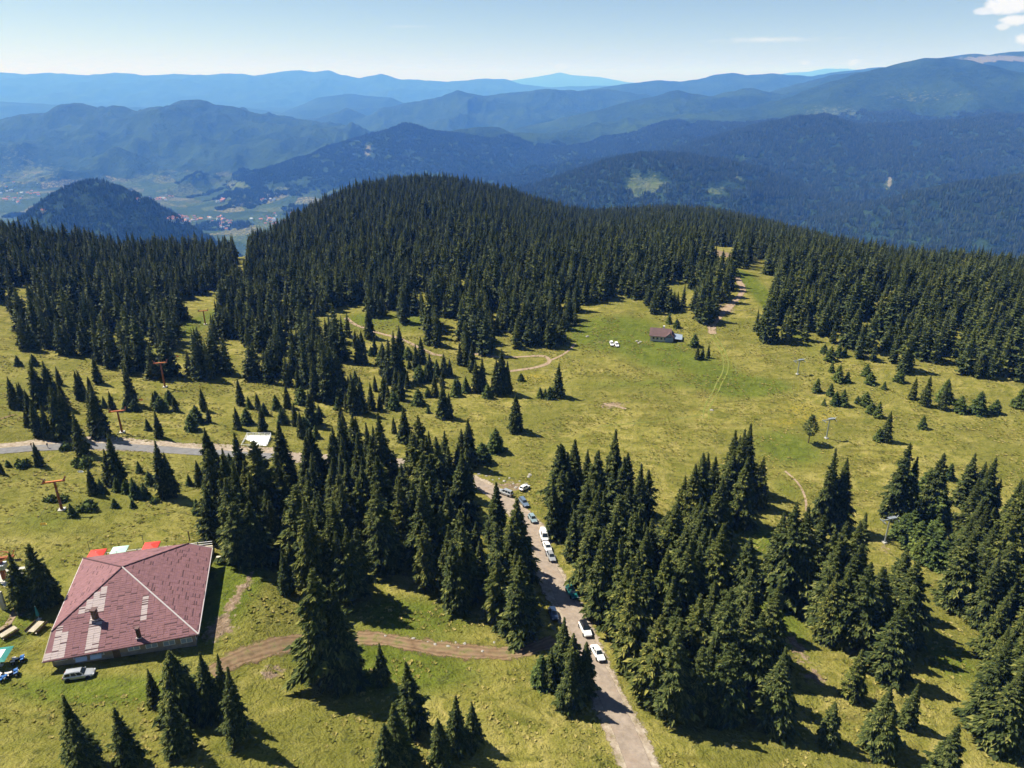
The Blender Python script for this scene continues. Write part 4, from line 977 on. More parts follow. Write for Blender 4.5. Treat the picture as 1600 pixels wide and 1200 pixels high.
# walls stand in under the eaves
cen = sum(eave, Vector())/6
wp = [p_+(cen-p_).normalized()*1.35 for p_ in eave]
def roof_under(x, y):
    return min(AP.z - ((Vector((x, y, 0))-Vector((AP.x, AP.y, 0))).dot(Vector((n_.x, n_.y, 0))))/n_.z for n_ in ((lambda f: (lambda n: n if n.z > 0 else -n)((f[1]-f[0]).cross(f[2]-f[0]).normalized()))(f) for f in faces.values())) - .2
NW = len(wp)
for i in range(NW):
    a, b2 = wp[i], wp[(i+1) % NW]
    if (a-b2).length < 3.2: pass
    n = max(2, int((a-b2).length/1.5)); V = []; 
    inn = Vector(((b2-a).y, -(b2-a).x, 0)).normalized(); inn = inn if inn.dot(cen-a) > 0 else -inn
    for k in range(n+1):
        p_ = a.lerp(b2, k/n)
        for off in (0, .25):
            x, y = (p_+inn*off).xy
            V += [(x-HO.x, y-HO.y, gz(x, y)-.6-HO.z), (x-HO.x, y-HO.y, gz(x, y)+.95-HO.z), (x-HO.x, y-HO.y, roof_under(x, y)-HO.z)]
    Fc = []; mi = []
    for k in range(n):
        A_ = 6*k; B_ = A_+6
        for h in (0, 1): Fc.append((A_+h, B_+h, B_+h+1, A_+h+1)); mi.append(1-h); Fc.append((A_+3+h, A_+4+h, B_+4+h, B_+3+h)); mi.append(1-h)
    m_ = mesh_from('wall', V, Fc, [M['plaster'], M['stone']], False, mi); wobj = link('wall', m_, hut)
    d_ = (b2-a).normalized(); out = -inn; L_ = (b2-a).length
    if L_ > 8:                                                     # windows along the long walls
        m2 = int(L_/2.6); rz = math.atan2(d_.y, d_.x)
        for k in range(m2):
            p_ = a+d_*(L_*(k+.5)/m2)+out*.03
            if i == 3 and k == m2//2:
                MB().box((p_.x-HO.x, p_.y-HO.y, gz(p_.x, p_.y)+1.0-HO.z), (1.1, .1, 2.0), rz).obj('door', M['timber'], hut); continue
            zc = gz(p_.x, p_.y)+1.55-HO.z
            fr = MB().box((p_.x-HO.x, p_.y-HO.y, zc), (1.9, .12, 1.05), rz).obj('window', M['white'], hut)
            for sx_ in (-.46, .46):
                c = p_+d_*sx_+out*.065
                MB().box((c.x-HO.x, c.y-HO.y, zc), (.80, .03, .86), rz).obj('pane', M['bluepane'] if i == 3 else M['glass'], fr)
# two pale boards hung out on the near wall, and the timber porch by the corner
dn = (wp[4]-wp[3]).normalized(); on = Vector((dn.y, -dn.x, 0)); on = on if on.dot(cen-wp[3]) < 0 else -on
for u_, v_ in ((127, 1030), (150, 1026)):
    c = pl(u_, v_, 23.1)
    MB().box((c.x-HO.x, c.y-HO.y, 2.1), (1.75, .10, .75), math.atan2(dn.y, dn.x), tilt=('X', .5)).obj('awning_board', M['bluepane'], hut)
for px, py, zt, w_, lab in ((150, 968, 30.1, .75, 'brick'), (218, 997, 26.4, .5, 'pipe')):
    c0 = pplane(px, py, AP, nN)
    ch = MB().box((c0.x-HO.x, c0.y-HO.y, c0.z-HO.z+.85), (w_, w_, 2.6)).obj('chimney', M['timber' if lab == 'brick' else 'darkmetal'], hut)
    MB().box((c0.x-HO.x, c0.y-HO.y, c0.z-HO.z+2.25), (w_*1.35, w_*1.35, .14)).obj('chimney_cap', M['brown'], ch)
    MB().box((c0.x-HO.x, c0.y-HO.y, c0.z-HO.z+.12), (w_*1.9, w_*1.9, .12), 0, 0, ('X', -.35)).obj('flashing', M['shingle_worn'], ch)
# terrace behind the hut: floor, railing, parasols, poles
far_d = (P2-P1).normalized(); far_n = Vector((-far_d.y, far_d.x, 0))
ta, tb = P1-far_d*1.0, P2+far_d*3.0
tz = 21.0
mb = MB(); quad_ = [ta-far_n*.5, tb-far_n*.5, tb+far_n*5.2, ta+far_n*5.2]
mb.prism([(q.x, q.y) for q in quad_], 17.0, tz); o = mb.obj('terrace_floor', M['paletimber']); o['kind'] = 'structure'
rail = thing('railing', 'long white terrace railing on dark posts behind the big hut', 'railing', ta+far_n*5.0+Vector((0,0,tz-ta.z)))
RO = rail.location.copy(); RL = (tb-ta).length
for h in (.55, 1.1): MB().tube(Vector((0,0,h)), far_d*RL+Vector((0,0,h-far_d.z*RL)), .06, n=6).obj('rail', M['white'], rail)
for k in range(9):
    p_ = far_d*(RL*k/8); p_.z = 0
    MB().box((p_.x, p_.y, .6), (.14, .14, 1.25)).obj('post', M['darkmetal'], rail)
def parasol(u_, v_, mat, label, wr):
    zc = 23.6; c = pl(u_, v_, zc); base = Vector((c.x, c.y, tz))
    t = thing('parasol', label, 'parasol', base, math.atan2(far_d.y, far_d.x), 'parasols on the terrace behind the hut')
    MB().tube((0,0,0), (0,0,zc-tz+.3), .03).obj('pole', M['white'], t)
    MB().box((0,0,.05), (.5,.5,.1)).obj('base', M['concrete'], t)
    s_, h = 1.55, zc-tz; mb = MB()
    V = [(-s_,-s_,h-.25),(s_,-s_,h-.25),(s_,s_,h-.25),(-s_,s_,h-.25),(0,0,h+.25)]
    V += [(x*1.0,y*1.0,z-.22) for x,y,z in V[:4]] + [(0,0,h+.17)]
    mb.add(V, [(0,1,4),(1,2,4),(2,3,4),(3,0,4),(0,5,6,1),(1,6,7,2),(2,7,8,3),(3,8,5,0),(5,9,6),(6,9,7),(7,9,8),(8,9,5)]); mb.obj('canopy', mat, t)
    # printed mark on the slope facing away from the hut corner, flat on the cloth
    mk_ = MB()
    for x0, x1, y0, y1 in wr: 
        pts = [(x0,y0),(x1,y0),(x1,y1),(x0,y1)]
        mk_.add([(x,y,h+.262-.5*max(abs(x),abs(y))/s_) for x,y in pts], [(0,1,2,3)])
    mk_.obj('print', M['white' if mat is not M['mint'] else 'darkmetal'], t)
SW = [(-1.1,-.7,-1.3,-1.1),(-.6,-.3,-1.3,-1.05),(-.2,.3,-1.32,-1.15),(.4,.8,-1.3,-1.08)]
parasol(150, 864, M['red'], 'square red parasol at the left end of the hut terrace', SW)
parasol(185, 859, M['mint'], 'square pale mint parasol between the two red ones', [(-.1,.0,-1.3,-.6),(-.7,-.1,-.7,-.6)])
parasol(235, 852, M['red'], 'square red parasol right of the pale mint one', SW)
for u_, v0, v1, lab in ((293, 843, 830, 'dark upright post rising above the far right roof corner'), (137, 866, 846, 'thin dark pole beside the left red parasol'), (221, 851, 838, 'thin dark pole beside the right red parasol')):
    b0 = pl(u_, v0, tz+1.3); k = Vector((b0.x, b0.y, 0)) + far_n*1.2
    h_ = 1.0
    while project(k.x, k.y, tz+h_)[1] > v1 and h_ < 9: h_ += .1
    MBp = MB().tube((0,0,0), (0,0,h_), .13 if u_ == 293 else .05, n=8)
    o = MBp.obj('pole', M['timber' if u_ == 293 else 'darkmetal'], None, Vector((k.x, k.y, tz))); tag(o, lab, 'pole')

# ------------------------------------------------------------------ cars
def paint(name, c, metal=0.0, rough=.28):
    m, nt, b, o = newmat(name); b.inputs['Base Color'].default_value = rgba(c); b.inputs['Metallic'].default_value = metal; b.inputs['Roughness'].default_value = rough
    b.inputs['Coat Weight'].default_value = .6; b.inputs['Coat Roughness'].default_value = .08; b.inputs['Specular IOR Level'].default_value = .5; return m
PT = dict(silver=paint('silver_paint', (.42,.43,.44), .35), white=paint('white_paint', (.78,.78,.77)), green=paint('green_paint', (.015,.13,.115)), black=paint('black_paint', (.012,.013,.016)), navy=paint('navy_paint', (.02,.035,.07)),
   blue=paint('blue_grey_paint', (.16,.22,.30), .3), tealgrey=paint('teal_grey_paint', (.30,.40,.43), .3))
def wheel_mesh():
    t = MB(); n = 16
    for ring in (0,):
        pr = [(.20,-.10),(.31,-.10),(.335,-.06),(.335,.06),(.31,.10),(.20,.10)]; V = []
        for i in range(n):
            a_ = 6.2832*i/n
            V += [(x_, math.cos(a_)*r_, math.sin(a_)*r_) for r_, x_ in pr]
        t.add(V, [(6*i+k, 6*i+(k+1) % 6, 6*((i+1) % n)+(k+1) % 6, 6*((i+1) % n)+k) for i in range(n) for k in range(6)])
    r_ = MB().tube((-.085,0,0), (.085,0,0), .205, n=16)
    for i in range(5):
        a_ = 6.2832*i/5
        for sx_ in (-.09, .09): r_.box((sx_, math.cos(a_)*.11, math.sin(a_)*.11), (.02, .05, .16), 0, 0, ('X', a_))
    return t.me('tyre', [M['tyre']], True), r_.me('rim', [M['rim']])
TYRE, RIM = wheel_mesh()
SHAPES = {  # length, width, belt, roof height, bonnet end, screen top, roof end, tail base   (front is +Y)
 'estate': (4.6, 1.76, .92, 1.46, .95, .30, -1.95, -2.15), 'hatch': (4.0, 1.70, .92, 1.46, .90, .25, -1.50, -1.85), 'sedan': (4.5, 1.76, .93, 1.43, .95, .25, -1.05, -1.65),
 'suv': (4.4, 1.82, 1.08, 1.70, .95, .40, -1.75, -2.05), 'mpv': (4.5, 1.82, 1.02, 1.72, 1.30, .55, -1.85, -2.12), 'van': (4.9, 1.92, 1.15, 2.05, 1.75, 1.05, -2.30, -2.40)}
def car(kind, pt, label, loc, rz, roofmat=None, group='cars parked along the road', name='parked_car', cat='car'):
    L_, Wd, zb, zr, yb, ys, yr, yt = SHAPES[kind]; hl, hw = L_/2, Wd/2
    t = thing(name, label, cat, loc, rz, group)
    st = [(-hl, .80, .45, zb-.10), (-hl+.10, .90, .30, zb-.03), (-hl+.45, .98, .24, zb), (0, 1.0, .24, zb), (yb, .99, .24, zb-.02), (yb+.35, .97, .24, zb-.09), (hl-.45, .95, .24, zb-.16), (hl-.12, .86, .30, zb-.24), (hl, .72, .42, zb-.36)]
    V = []
    for y, w, z0, z1 in st:
        w *= hw; V += [(-w*.90,y,z0),(-w,y,z0+.22),(-w,y,z1-.14),(-w*.86,y,z1),(w*.86,y,z1),(w,y,z1-.14),(w,y,z0+.22),(w*.90,y,z0)]
    mb = MB(); k = len(st)
    mb.add(V, [(8*i+j, 8*(i+1)+j, 8*(i+1)+(j+1) % 8, 8*i+(j+1) % 8) for i in range(k-1) for j in range(8)]+[tuple(range(8)), tuple(range(8*k-1, 8*k-9, -1))])
    for sx_ in (-1, 1):
        for y in (hl-.85, -hl+.80):                               # dark wheel arches
            mb.tube((sx_*(hw*.80), y, .34), (sx_*(hw+.012), y, .34), .385, n=14, mi=1)
    mb.obj('body', [pt, M['tyre']], t)
    wb, wt = hw*.84, hw*.66; zt = zr
    B_ = [(-wb,yt,zb-.02),(wb,yt,zb-.02),(wb,yb,zb-.04),(-wb,yb,zb-.04)]; T_ = [(-wt,yr,zt-.05),(wt,yr,zt-.05),(wt,ys,zt-.03),(-wt,ys,zt-.03)]; ym = (yr+ys)/2; T2 = [(-wt*.95,ym,zt),(wt*.95,ym,zt)]
    mb = MB().add(B_+T_+T2, [(0,1,5,4),(2,3,7,6),(4,5,9,8),(8,9,6,7),(1,2,6,9,5),(3,0,4,8,7)])
    mb.obj('cabin', [roofmat or pt], t)
    def pane(nm, a, b2, c, d, sh, lift):
        q = [Vector(p_) for p_ in (a, b2, c, d)]; ce = sum(q, Vector())/4; n_ = (q[1]-q[0]).cross(q[2]-q[0]).normalized()
        if n_.dot(ce-Vector((0, 0, .9))) < 0: n_ = -n_
        q = [ce+(p_-ce)*sh+n_*lift for p_ in q]; q2 = [p_-n_*.03 for p_ in q]
        MB().add(q+q2, [(0,1,2,3),(4,5,6,7),(0,1,5,4),(1,2,6,5),(2,3,7,6),(3,0,4,7)]).obj(nm, M['glass'], t)
    pane('windscreen', B_[2], B_[3], T_[3], T_[2], .90, .018); pane('rear_window', B_[0], B_[1], T_[1], T_[0], .84, .018)
    lerp = lambda a, b2, f: tuple(a[i]+(b2[i]-a[i])*f for i in range(3))
    for i0, i1, j0, j1 in ((1, 2, 5, 6), (0, 3, 4, 7)):
        cuts = (.03, .36, .66, .97) if kind in ('estate', 'mpv', 'suv') else (.06, .50, .95)
        for f0, f1 in zip(cuts[:-1], cuts[1:]):
            if kind == 'van' and f0 < .4: continue
            pane('side_window', lerp(B_[i0], B_[i1], f0+.012), lerp(B_[i0], B_[i1], f1-.012), lerp(T_[j0-4], T_[j1-4], f1-.012), lerp(T_[j0-4], T_[j1-4], f0+.012), .82, .02)
    for sx_ in (-1, 1):
        for y in (hl-.85, -hl+.80):
            w = bpy.data.objects.new('wheel', RIM if False else None); COL.objects.link(w); w.parent = t; w.location = (sx_*(hw-.10), y, .335)
            link('tyre', TYRE, w); link('rim', RIM, w)
        MB().box((sx_*hw*.62, hl-.13, zb-.32), (.36, .16, .15), sx_*-.25).obj('headlight', M['lamp'], t)
        MB().box((sx_*hw*.74, -hl+.06, zb-.20), (.24, .10, .26)).obj('tail_light', M['tail'], t)
        MB().box((sx_*(hw+.06), yb-.25, zb+.04), (.16, .10, .13)).obj('mirror', pt, t)
    MB().box((0, hl+.0, .40), (Wd*.66, .10, .16)).obj('bumper', M['darkmetal'], t); MB().box((0, -hl-.0, .42), (Wd*.72, .10, .16)).obj('bumper', M['darkmetal'], t)
    if kind in ('estate', 'suv'):
        for sx_ in (-1, 1): MB().tube((sx_*wt*.86, yr+.15, zt+.05), (sx_*wt*.86, ys-.1, zt+.05), .022, n=6).obj('roof_rail', M['darkmetal'], t)
    return t
def ground_tilt(o, rz):
    x, y, z = o.location; e = .8
    n_ = Vector((-(gz(x+e, y)-gz(x-e, y))/(2*e), -(gz(x, y+e)-gz(x, y-e))/(2*e), 1)).normalized()
    f = Vector((-math.sin(rz), math.cos(rz), 0)); r_ = f.cross(n_).normalized(); f = n_.cross(r_).normalized()
    o.rotation_euler = Matrix((r_, f, n_)).transposed().to_euler()
def put_car(kind, pt, label, rear, front, **k):
    a, b2 = P(*rear), P(*front); c = (a+b2)/2; d_ = b2-a; rz = math.atan2(-d_.x, d_.y)
    t = car(kind, pt, label, (c.x, c.y, gz(c.x, c.y)+.12 if k.pop('onroad', True) else gz(c.x, c.y)+.02), rz, **k); ground_tilt(t, rz); return t
put_car('estate', PT['silver'], 'silver estate car parked in the shade before the big hut', (103,1061), (146,1054), onroad=False, group='cars parked by the big hut')
put_car('sedan', PT['white'], 'white saloon car at the front end of the parked row', (926,1012), (941,1038))
put_car('suv', PT['white'], 'white car with a black roof, second from the front', (909,977), (919,998), roofmat=PT['black'])
put_car('estate', PT['green'], 'dark teal green estate car parked alone in the sun', (888,921), (898,938))
put_car('hatch', PT['navy'], 'dark navy car deep in spruce shade on the left verge', (861,953), (868,974))
put_car('hatch', PT['silver'], 'pale silver hatchback nose to tail behind the white cars', (857,866), (864,880))
put_car('sedan', PT['white'], 'white car half hidden by spruce twigs between van and hatchback', (852,851), (858,866))
put_car('van', PT['white'], 'white van half hidden by spruce twigs along the road', (847,833), (852,850))
put_car('hatch', PT['tealgrey'], 'pale blue-grey hatchback parked ahead of the white van', (827,806), (837,821))
put_car('estate', PT['blue'], 'slate blue estate car next to the road bend', (813,781), (824,795))
put_car('mpv', PT['silver'], 'silver minivan standing at the road bend in full sun', (801,777), (779,769))
put_car('hatch', PT['white'], 'small white car tucked against the spruces above the road', (816,767), (823,763))
put_car('estate', PT['silver'], 'grey car almost hidden by spruces before the road bend', (722,744), (710,738))
put_car('hatch', PT['white'], 'small white car on the upper meadow, left of its twin', (955,536.6), (956.5,540.5), onroad=False, group='white cars on the upper meadow')
put_car('hatch', PT['white'], 'small white car on the upper meadow, right of its twin', (962.5,538), (964.5,542), onroad=False, group='white cars on the upper meadow')

# ------------------------------------------------------------------ alpine hut across the meadow
c = P(1035, 529); ah = thing('alpine_hut', 'small brown-roofed alpine hut with a pale gable on the far meadow', 'hut', c, math.radians(-14))
def gable(parent, cx, cyy, L_, Wd, hw_, hr, rz, wall, roofm, ov=.5):
    R_ = Matrix.Rotation(rz, 3, 'Z'); T = lambda x, y, z: tuple(R_ @ Vector((x, y, z)) + Vector((cx, cyy, 0)))
    l, w = L_/2, Wd/2; mb = MB()
    mb.add([T(-l,-w,-1.5),T(l,-w,-1.5),T(l,w,-1.5),T(-l,w,-1.5),T(-l,-w,hw_),T(l,-w,hw_),T(l,w,hw_),T(-l,w,hw_),T(-l,0,hr),T(l,0,hr)], [(0,1,5,4),(2,3,7,6),(1,2,6,9,5),(3,0,4,8,7)])
    wl_ = mb.obj('wall', wall, parent)
    sl = (hr-hw_)/w; l2, w2 = l+ov, w+ov; ze = hw_-sl*ov+.06; mb = MB()
    for sg in (-1, 1):
        a = [T(-l2,sg*w2,ze),T(l2,sg*w2,ze),T(l2,0,hr+.06),T(-l2,0,hr+.06)]; b2 = [T(-l2,sg*w2,ze+.2),T(l2,sg*w2,ze+.2),T(l2,0,hr+.26),T(-l2,0,hr+.26)]
        mb.add(a+b2, [(0,1,2,3),(4,5,6,7),(0,1,5,4),(1,2,6,5),(2,3,7,6),(3,0,4,7)])
    rf = mb.obj('roof', roofm, parent)
    return wl_, rf, T
w1, r1, T1 = gable(ah, -1.0, 0, 9.0, 7.5, 2.5, 4.9, 0, M['cream'], M['brown'])
gable(ah, 3.2, -.6, 6.8, 3.6, 2.3, 4.0, math.pi/2, M['bluegrey'], M['brown'], .35)
for x in (-4, -2.2, -.4, 1.2):
    wd_ = MB().box((x, -3.78, 1.3), (.9, .1, 1.0)).obj('window', M['timber'], ah); MB().box((x, -3.84, 1.3), (.7, .03, .8)).obj('pane', M['glass'], wd_)
for y in (-1.8, 0.4, 2.2):
    wd_ = MB().box((-5.53, y, 1.3), (.1, .9, 1.0)).obj('window', M['white'], ah); MB().box((-5.59, y, 1.3), (.03, .7, .8)).obj('pane', M['glass'], wd_)
MB().box((.3, 1.2, 4.8), (.8, .8, 2.2)).obj('chimney', M['white'], ah)
lt = MB(); lt.add([(5.2,-3.4,1.5),(9.0,-3.4,1.3),(9.0,2.0,1.9),(5.2,2.0,2.2),(5.2,-3.4,1.62),(9.0,-3.4,1.42),(9.0,2.0,2.02),(5.2,2.0,2.32)], [(0,3,2,1),(4,5,6,7),(0,1,5,4),(1,2,6,5),(2,3,7,6),(3,0,4,7)])
lt.obj('porch_roof', M['bluegrey'], ah)
for x, y in ((5.4,-3.2),(8.8,-3.2),(8.8,1.8)): MB().box((x, y, .4), (.15, .15, 2.6)).obj('porch_post', M['timber'], ah)
MB().box((-1.0, 4.6, 2.9), (3.0, 1.0, .12), 0, 0, ('X', .4)).obj('snow_board', M['white'], ah)

# ------------------------------------------------------------------ lift pylons, cables, chairs
def orange_pylon(u_, v_, vt, label, rz, ground_v=None):
    b0 = P(u_, v_); h = 1.0
    while project(b0.x, b0.y, b0.z+h)[1] > vt and h < 16: h += .1
    t = thing('lift_pylon', label, 'lift pylon', b0, rz, 'orange chairlift pylons')
    MB().box((0,0,.1), (1.5,1.5,.5)).obj('footing', M['concrete'], t)
    MB().tube((0,0,.2), (0,0,h-.3), .34, .24, 10).obj('mast', M['rust'], t)
    MB().box((0,0,h-.35), (4.6,.42,.36)).obj('crossarm', M['orange'], t)
    for sx_ in (-1, 1):
        sh = MB().box((sx_*2.2,0,h-.02), (.18,2.0,.22)).obj('sheave_frame', M['orange'], t)
        for y in (-.75,-.25,.25,.75): MB().tube((sx_*2.2-.06,y,h+.16), (sx_*2.2+.06,y,h+.16), .17, n=8).obj('sheave', M['darkmetal'], sh)
        MB().tube((sx_*1.9,0,h-.2), (sx_*2.55,0,h+.9), .07, n=6).obj('hoist_arm', M['orange'], t)
    for k in range(int(h/1.2)): MB().box((0,-.36,.8+1.2*k), (.45,.05,.05)).obj('rung', M['darkmetal'], t)
    return t, b0, h
dl = P(191,675)-P(97,797); LRZ = math.atan2(-dl.x, dl.y)
PYL = [orange_pylon(97,797,751,'orange lift pylon with a T arm on the slope below the grey road',LRZ), orange_pylon(191,676,641,'orange lift pylon just above the grey road',LRZ),
       orange_pylon(258,605,566,'orange lift pylon with only its crossarm clear of the spruces',LRZ), orange_pylon(321,507,485,'farthest orange lift pylon in the cut through the forest',LRZ)]
st0 = P(8, 905)
lst = thing('lift_station', 'orange chairlift end station with a grey drive box at the left edge', 'lift station', st0, LRZ)
MB().box((0,0,.1), (6,6,.3)).obj('foundation', M['concrete'], lst)
MB().box((0,0,2.4), (.7,.7,4.8)).obj('mast', M['rust'], lst); MB().box((0,.2,4.9), (5.2,.5,.45)).obj('crossarm', M['orange'], lst)
MB().box((0,-.3,3.4), (2.0,1.6,1.0)).obj('drive_box', M['galv'], lst); bw = MB()
for k in range(18):
    a_, b_ = 6.2832*k/18, 6.2832*(k+1)/18
    bw.tube((1.8*math.cos(a_), 1.8*math.sin(a_), 5.3), (1.8*math.cos(b_), 1.8*math.sin(b_), 5.3), .09, n=6)
    if k % 3 == 0: bw.tube((0, 0, 5.3), (1.8*math.cos(a_), 1.8*math.sin(a_), 5.3), .06, n=5)
bw.obj('bullwheel', M['rust'], lst)
for sx_ in (-1,1): MB().tube((sx_*1.4,-1,0), (0,0,4.5), .13, n=6).obj('brace', M['rust'], lst); MB().tube((sx_*2.2,.2,5.0), (sx_*2.9,.2,6.2), .09, n=6).obj('hoist_arm', M['orange'], lst)
ends = [(st0, 5.3)] + [(b0, h+.35) for _, b0, h in PYL]
rt = Vector((math.cos(LRZ), math.sin(LRZ), 0))
def cablepts(sd):
    out = []
    for (a, ha), (b2, hb) in zip(ends[:-1], ends[1:]):
        A_ = a+Vector((0,0,ha))+rt*sd; B_ = b2+Vector((0,0,hb))+rt*sd; sag = (A_-B_).length*.018
        for k in range(16): f = k/16; out.append(A_.lerp(B_, f)-Vector((0,0,sag*4*f*(1-f))))
    out.append(B_); return out
CAB = {sd: cablepts(sd) for sd in (-2.2, 2.2)}
for sd, pts in CAB.items():
    mb = MB()
    for a, b2 in zip(pts[:-1], pts[1:]): mb.tube(a, b2, .022, n=4)
    o = mb.obj('lift_cable', M['darkmetal']); tag(o, 'thin steel cable on the %s side of the orange pylons' % ('left' if sd < 0 else 'right'), 'cable', 'chairlift cables')
def chair(u_, v_, label, matn):
    best = min(((pt_, sd) for sd in CAB for pt_ in CAB[sd]), key=lambda q: (float(project(*q[0])[0])-u_)**2+(float(project(*q[0])[1])+8-v_)**2)[0]
    t = thing('lift_chair', label, 'lift chair', best-Vector((0,0,2.6)), LRZ+rnd.uniform(-.1,.1), 'chairs hanging on the orange lift')
    MB().tube((0,0,.5),(0,-.05,2.62),.035,n=6).obj('hanger', M['darkmetal'], t)
    s_ = MB(); [s_.box((0,.05+.11*k,0),(1.1,.09,.05)) for k in range(4)]; s_.obj('seat', M[matn], t)
    s_ = MB(); [s_.box((0,-.08,.14+.13*k),(1.1,.05,.10)) for k in range(4)]; s_.obj('backrest', M[matn], t)
    for sx_ in (-1,1): MB().tube((sx_*.58,-.08,0),(sx_*.2,-.05,.95),.03,n=6).obj('side_bar', M['darkmetal'], t)
    MB().box((0,.35,-.35),(1.0,.05,.05)).obj('footrest', M['darkmetal'], t)
for u_, v_, lab, mt in ((18,862,'dark lift chair hanging low over the lower slope','darkmetal'),(62,815,'yellow lift chair over the grass below the front pylon','yellow'),(128,737,'white lift chair between the front and roadside pylons','white'),(215,618,'orange lift chair in front of the forest edge','orange'),(277,562,'orange lift chair near the forest cut','orange')): chair(u_, v_, lab, mt)
def grey_pylon(u_, v_, vt, label, rz=0):
    b0 = P(u_, v_); h = 1.0
    while project(b0.x, b0.y, b0.z+h)[1] > vt and h < 20: h += .1
    t = thing('ski_lift_pylon', label, 'ski lift pylon', b0, rz, 'grey ski lift pylons')
    MB().box((0,0,.1),(1.1,1.1,.5)).obj('footing', M['concrete'], t); MB().tube((0,0,.2),(0,0,h-.1),.24,.17,10).obj('mast', M['galv'], t)
    MB().box((0,0,h-.5),(4.4,.26,.26)).obj('crossarm', M['galv'], t); MB().box((.6,0,h-.05),(2.4,.9,.12)).obj('work_platform', M['galv'], t)
    for sx_ in (-1,1):
        sh = MB().box((sx_*2.1,0,h-.75),(.14,2.2,.2)).obj('sheave_frame', M['galv'], t)
        for y in (-.8,0,.8): MB().tube((sx_*2.1-.06,y,h-.9),(sx_*2.1+.06,y,h-.9),.16,n=8).obj('sheave', M['darkmetal'], sh)
        MB().tube((sx_*1.9,0,h-.4),(sx_*2.5,0,h+.3),.05,n=6).obj('hoist_arm', M['galv'], t)
    MB().tube((.2,-.3,h),(.2,-.3,h+.9),.03,n=6).obj('guard_post', M['galv'], t)
grey_pylon(1382,848,809,'tall grey ski lift pylon standing in the gap among near spruces',.25)
grey_pylon(1291,685,654,'slim grey ski lift pylon beside the bare-trunked pine',.25)
grey_pylon(1246,585,562,'farthest grey ski lift pylon, alone on the open meadow',.25)

# ------------------------------------------------------------------ white railed enclosure by the road
cs = [P(377,696), P(417,697), P(424,684), P(387,681)]; ce = sum(cs, Vector())/4
en = thing('enclosure', 'white railed enclosure with a pale floor beside the grey road', 'enclosure', ce)
MB().prism([((q-ce).x, (q-ce).y) for q in cs], -.6, .22).obj('floor', M['white'], en)
for a, b2 in zip(cs, cs[1:]+cs[:1]):
    a, b2 = a-ce, b2-ce; a.z = b2.z = 0; n = max(2, int((a-b2).length/1.6))
    for h in (.45, .95): MB().tube(a+Vector((0,0,h+.1)), b2+Vector((0,0,h+.1)), .06, n=6).obj('rail', M['white'], en)
    for k in range(n): p_ = a.lerp(b2, k/n); MB().box((p_.x, p_.y, .5), (.14,.14,1.25)).obj('post', M['white'], en)

# ------------------------------------------------------------------ yard things left of the hut
def table(u_, v_, rz, label, mt):
    t = thing('picnic_table', label, 'picnic table', P(u_, v_), rz, 'picnic tables left of the hut')
    for k in range(4): MB().box((-.45+.3*k,0,.76),(.26,2.6,.05)).obj('top_slat', M[mt], t)
    for sx_ in (-1,1):
        MB().box((sx_*.95,0,.46),(.32,2.6,.05)).obj('bench', M[mt], t)
        MB().box((sx_*1.18,0,.72),(.05,2.6,.5)).obj('bench_back', M['timber'], t)
        for y in (-1.0,1.0): MB().box((sx_*.5,y,.36),(.09,.09,.8),0,0,('Y',sx_*.45)).obj('leg', M['timber'], t)
table(14,992,-.5,'slatted picnic table with dark sides by the left edge','paletimber')
table(58,984,-.12,'slatted picnic table in front of the folded green parasol','paletimber')
b0 = P(61,968)
t = thing('folded_parasol', 'folded dark green parasol standing over the slatted table', 'parasol', b0)
MB().tube((0,0,0),(0,0,3.1),.03).obj('pole', M['white'], t); mbq = MB()
for i in range(8): a_ = 6.28*i/8; mbq.tube((math.cos(a_)*.16,math.sin(a_)*.16,1.0),(math.cos(a_)*.03,math.sin(a_)*.03,3.0),.13,.03,6)
mbq.obj('canopy', M['teal'], t); MB().box((0,0,.06),(.7,.7,.12)).obj('base', M['concrete'], t)
b0 = P(2,1040); zc = 2.5
t = thing('parasol', 'large teal and white parasol at the left edge of the yard', 'parasol', b0, .2)
MB().tube((0,0,0),(0,0,zc+.3),.035).obj('pole', M['white'], t); MB().box((0,0,.05),(.6,.6,.1)).obj('base', M['concrete'], t)
for mt, r0, r1 in (('teal',1.0,1.9),('white',.0,1.0)):
    s_ = MB(); V = []; hh_ = lambda r_: zc+.35-.3*r_
    for i in range(4):
        a_ = math.pi/4+i*math.pi/2
        V += [(math.cos(a_)*r1*1.3,math.sin(a_)*r1*1.3,hh_(r1)),(math.cos(a_)*max(r0,.02)*1.3,math.sin(a_)*max(r0,.02)*1.3,hh_(r0))]
    V2 = [(x,y,z-.03) for x,y,z in V]
    s_.add(V+V2, [(2*i,(2*i+2) % 8,(2*i+3) % 8,2*i+1) for i in range(4)]+[(8+2*i,8+2*i+1,8+(2*i+3) % 8,8+(2*i+2) % 8) for i in range(4)]); s_.obj('canopy', M[mt], t)
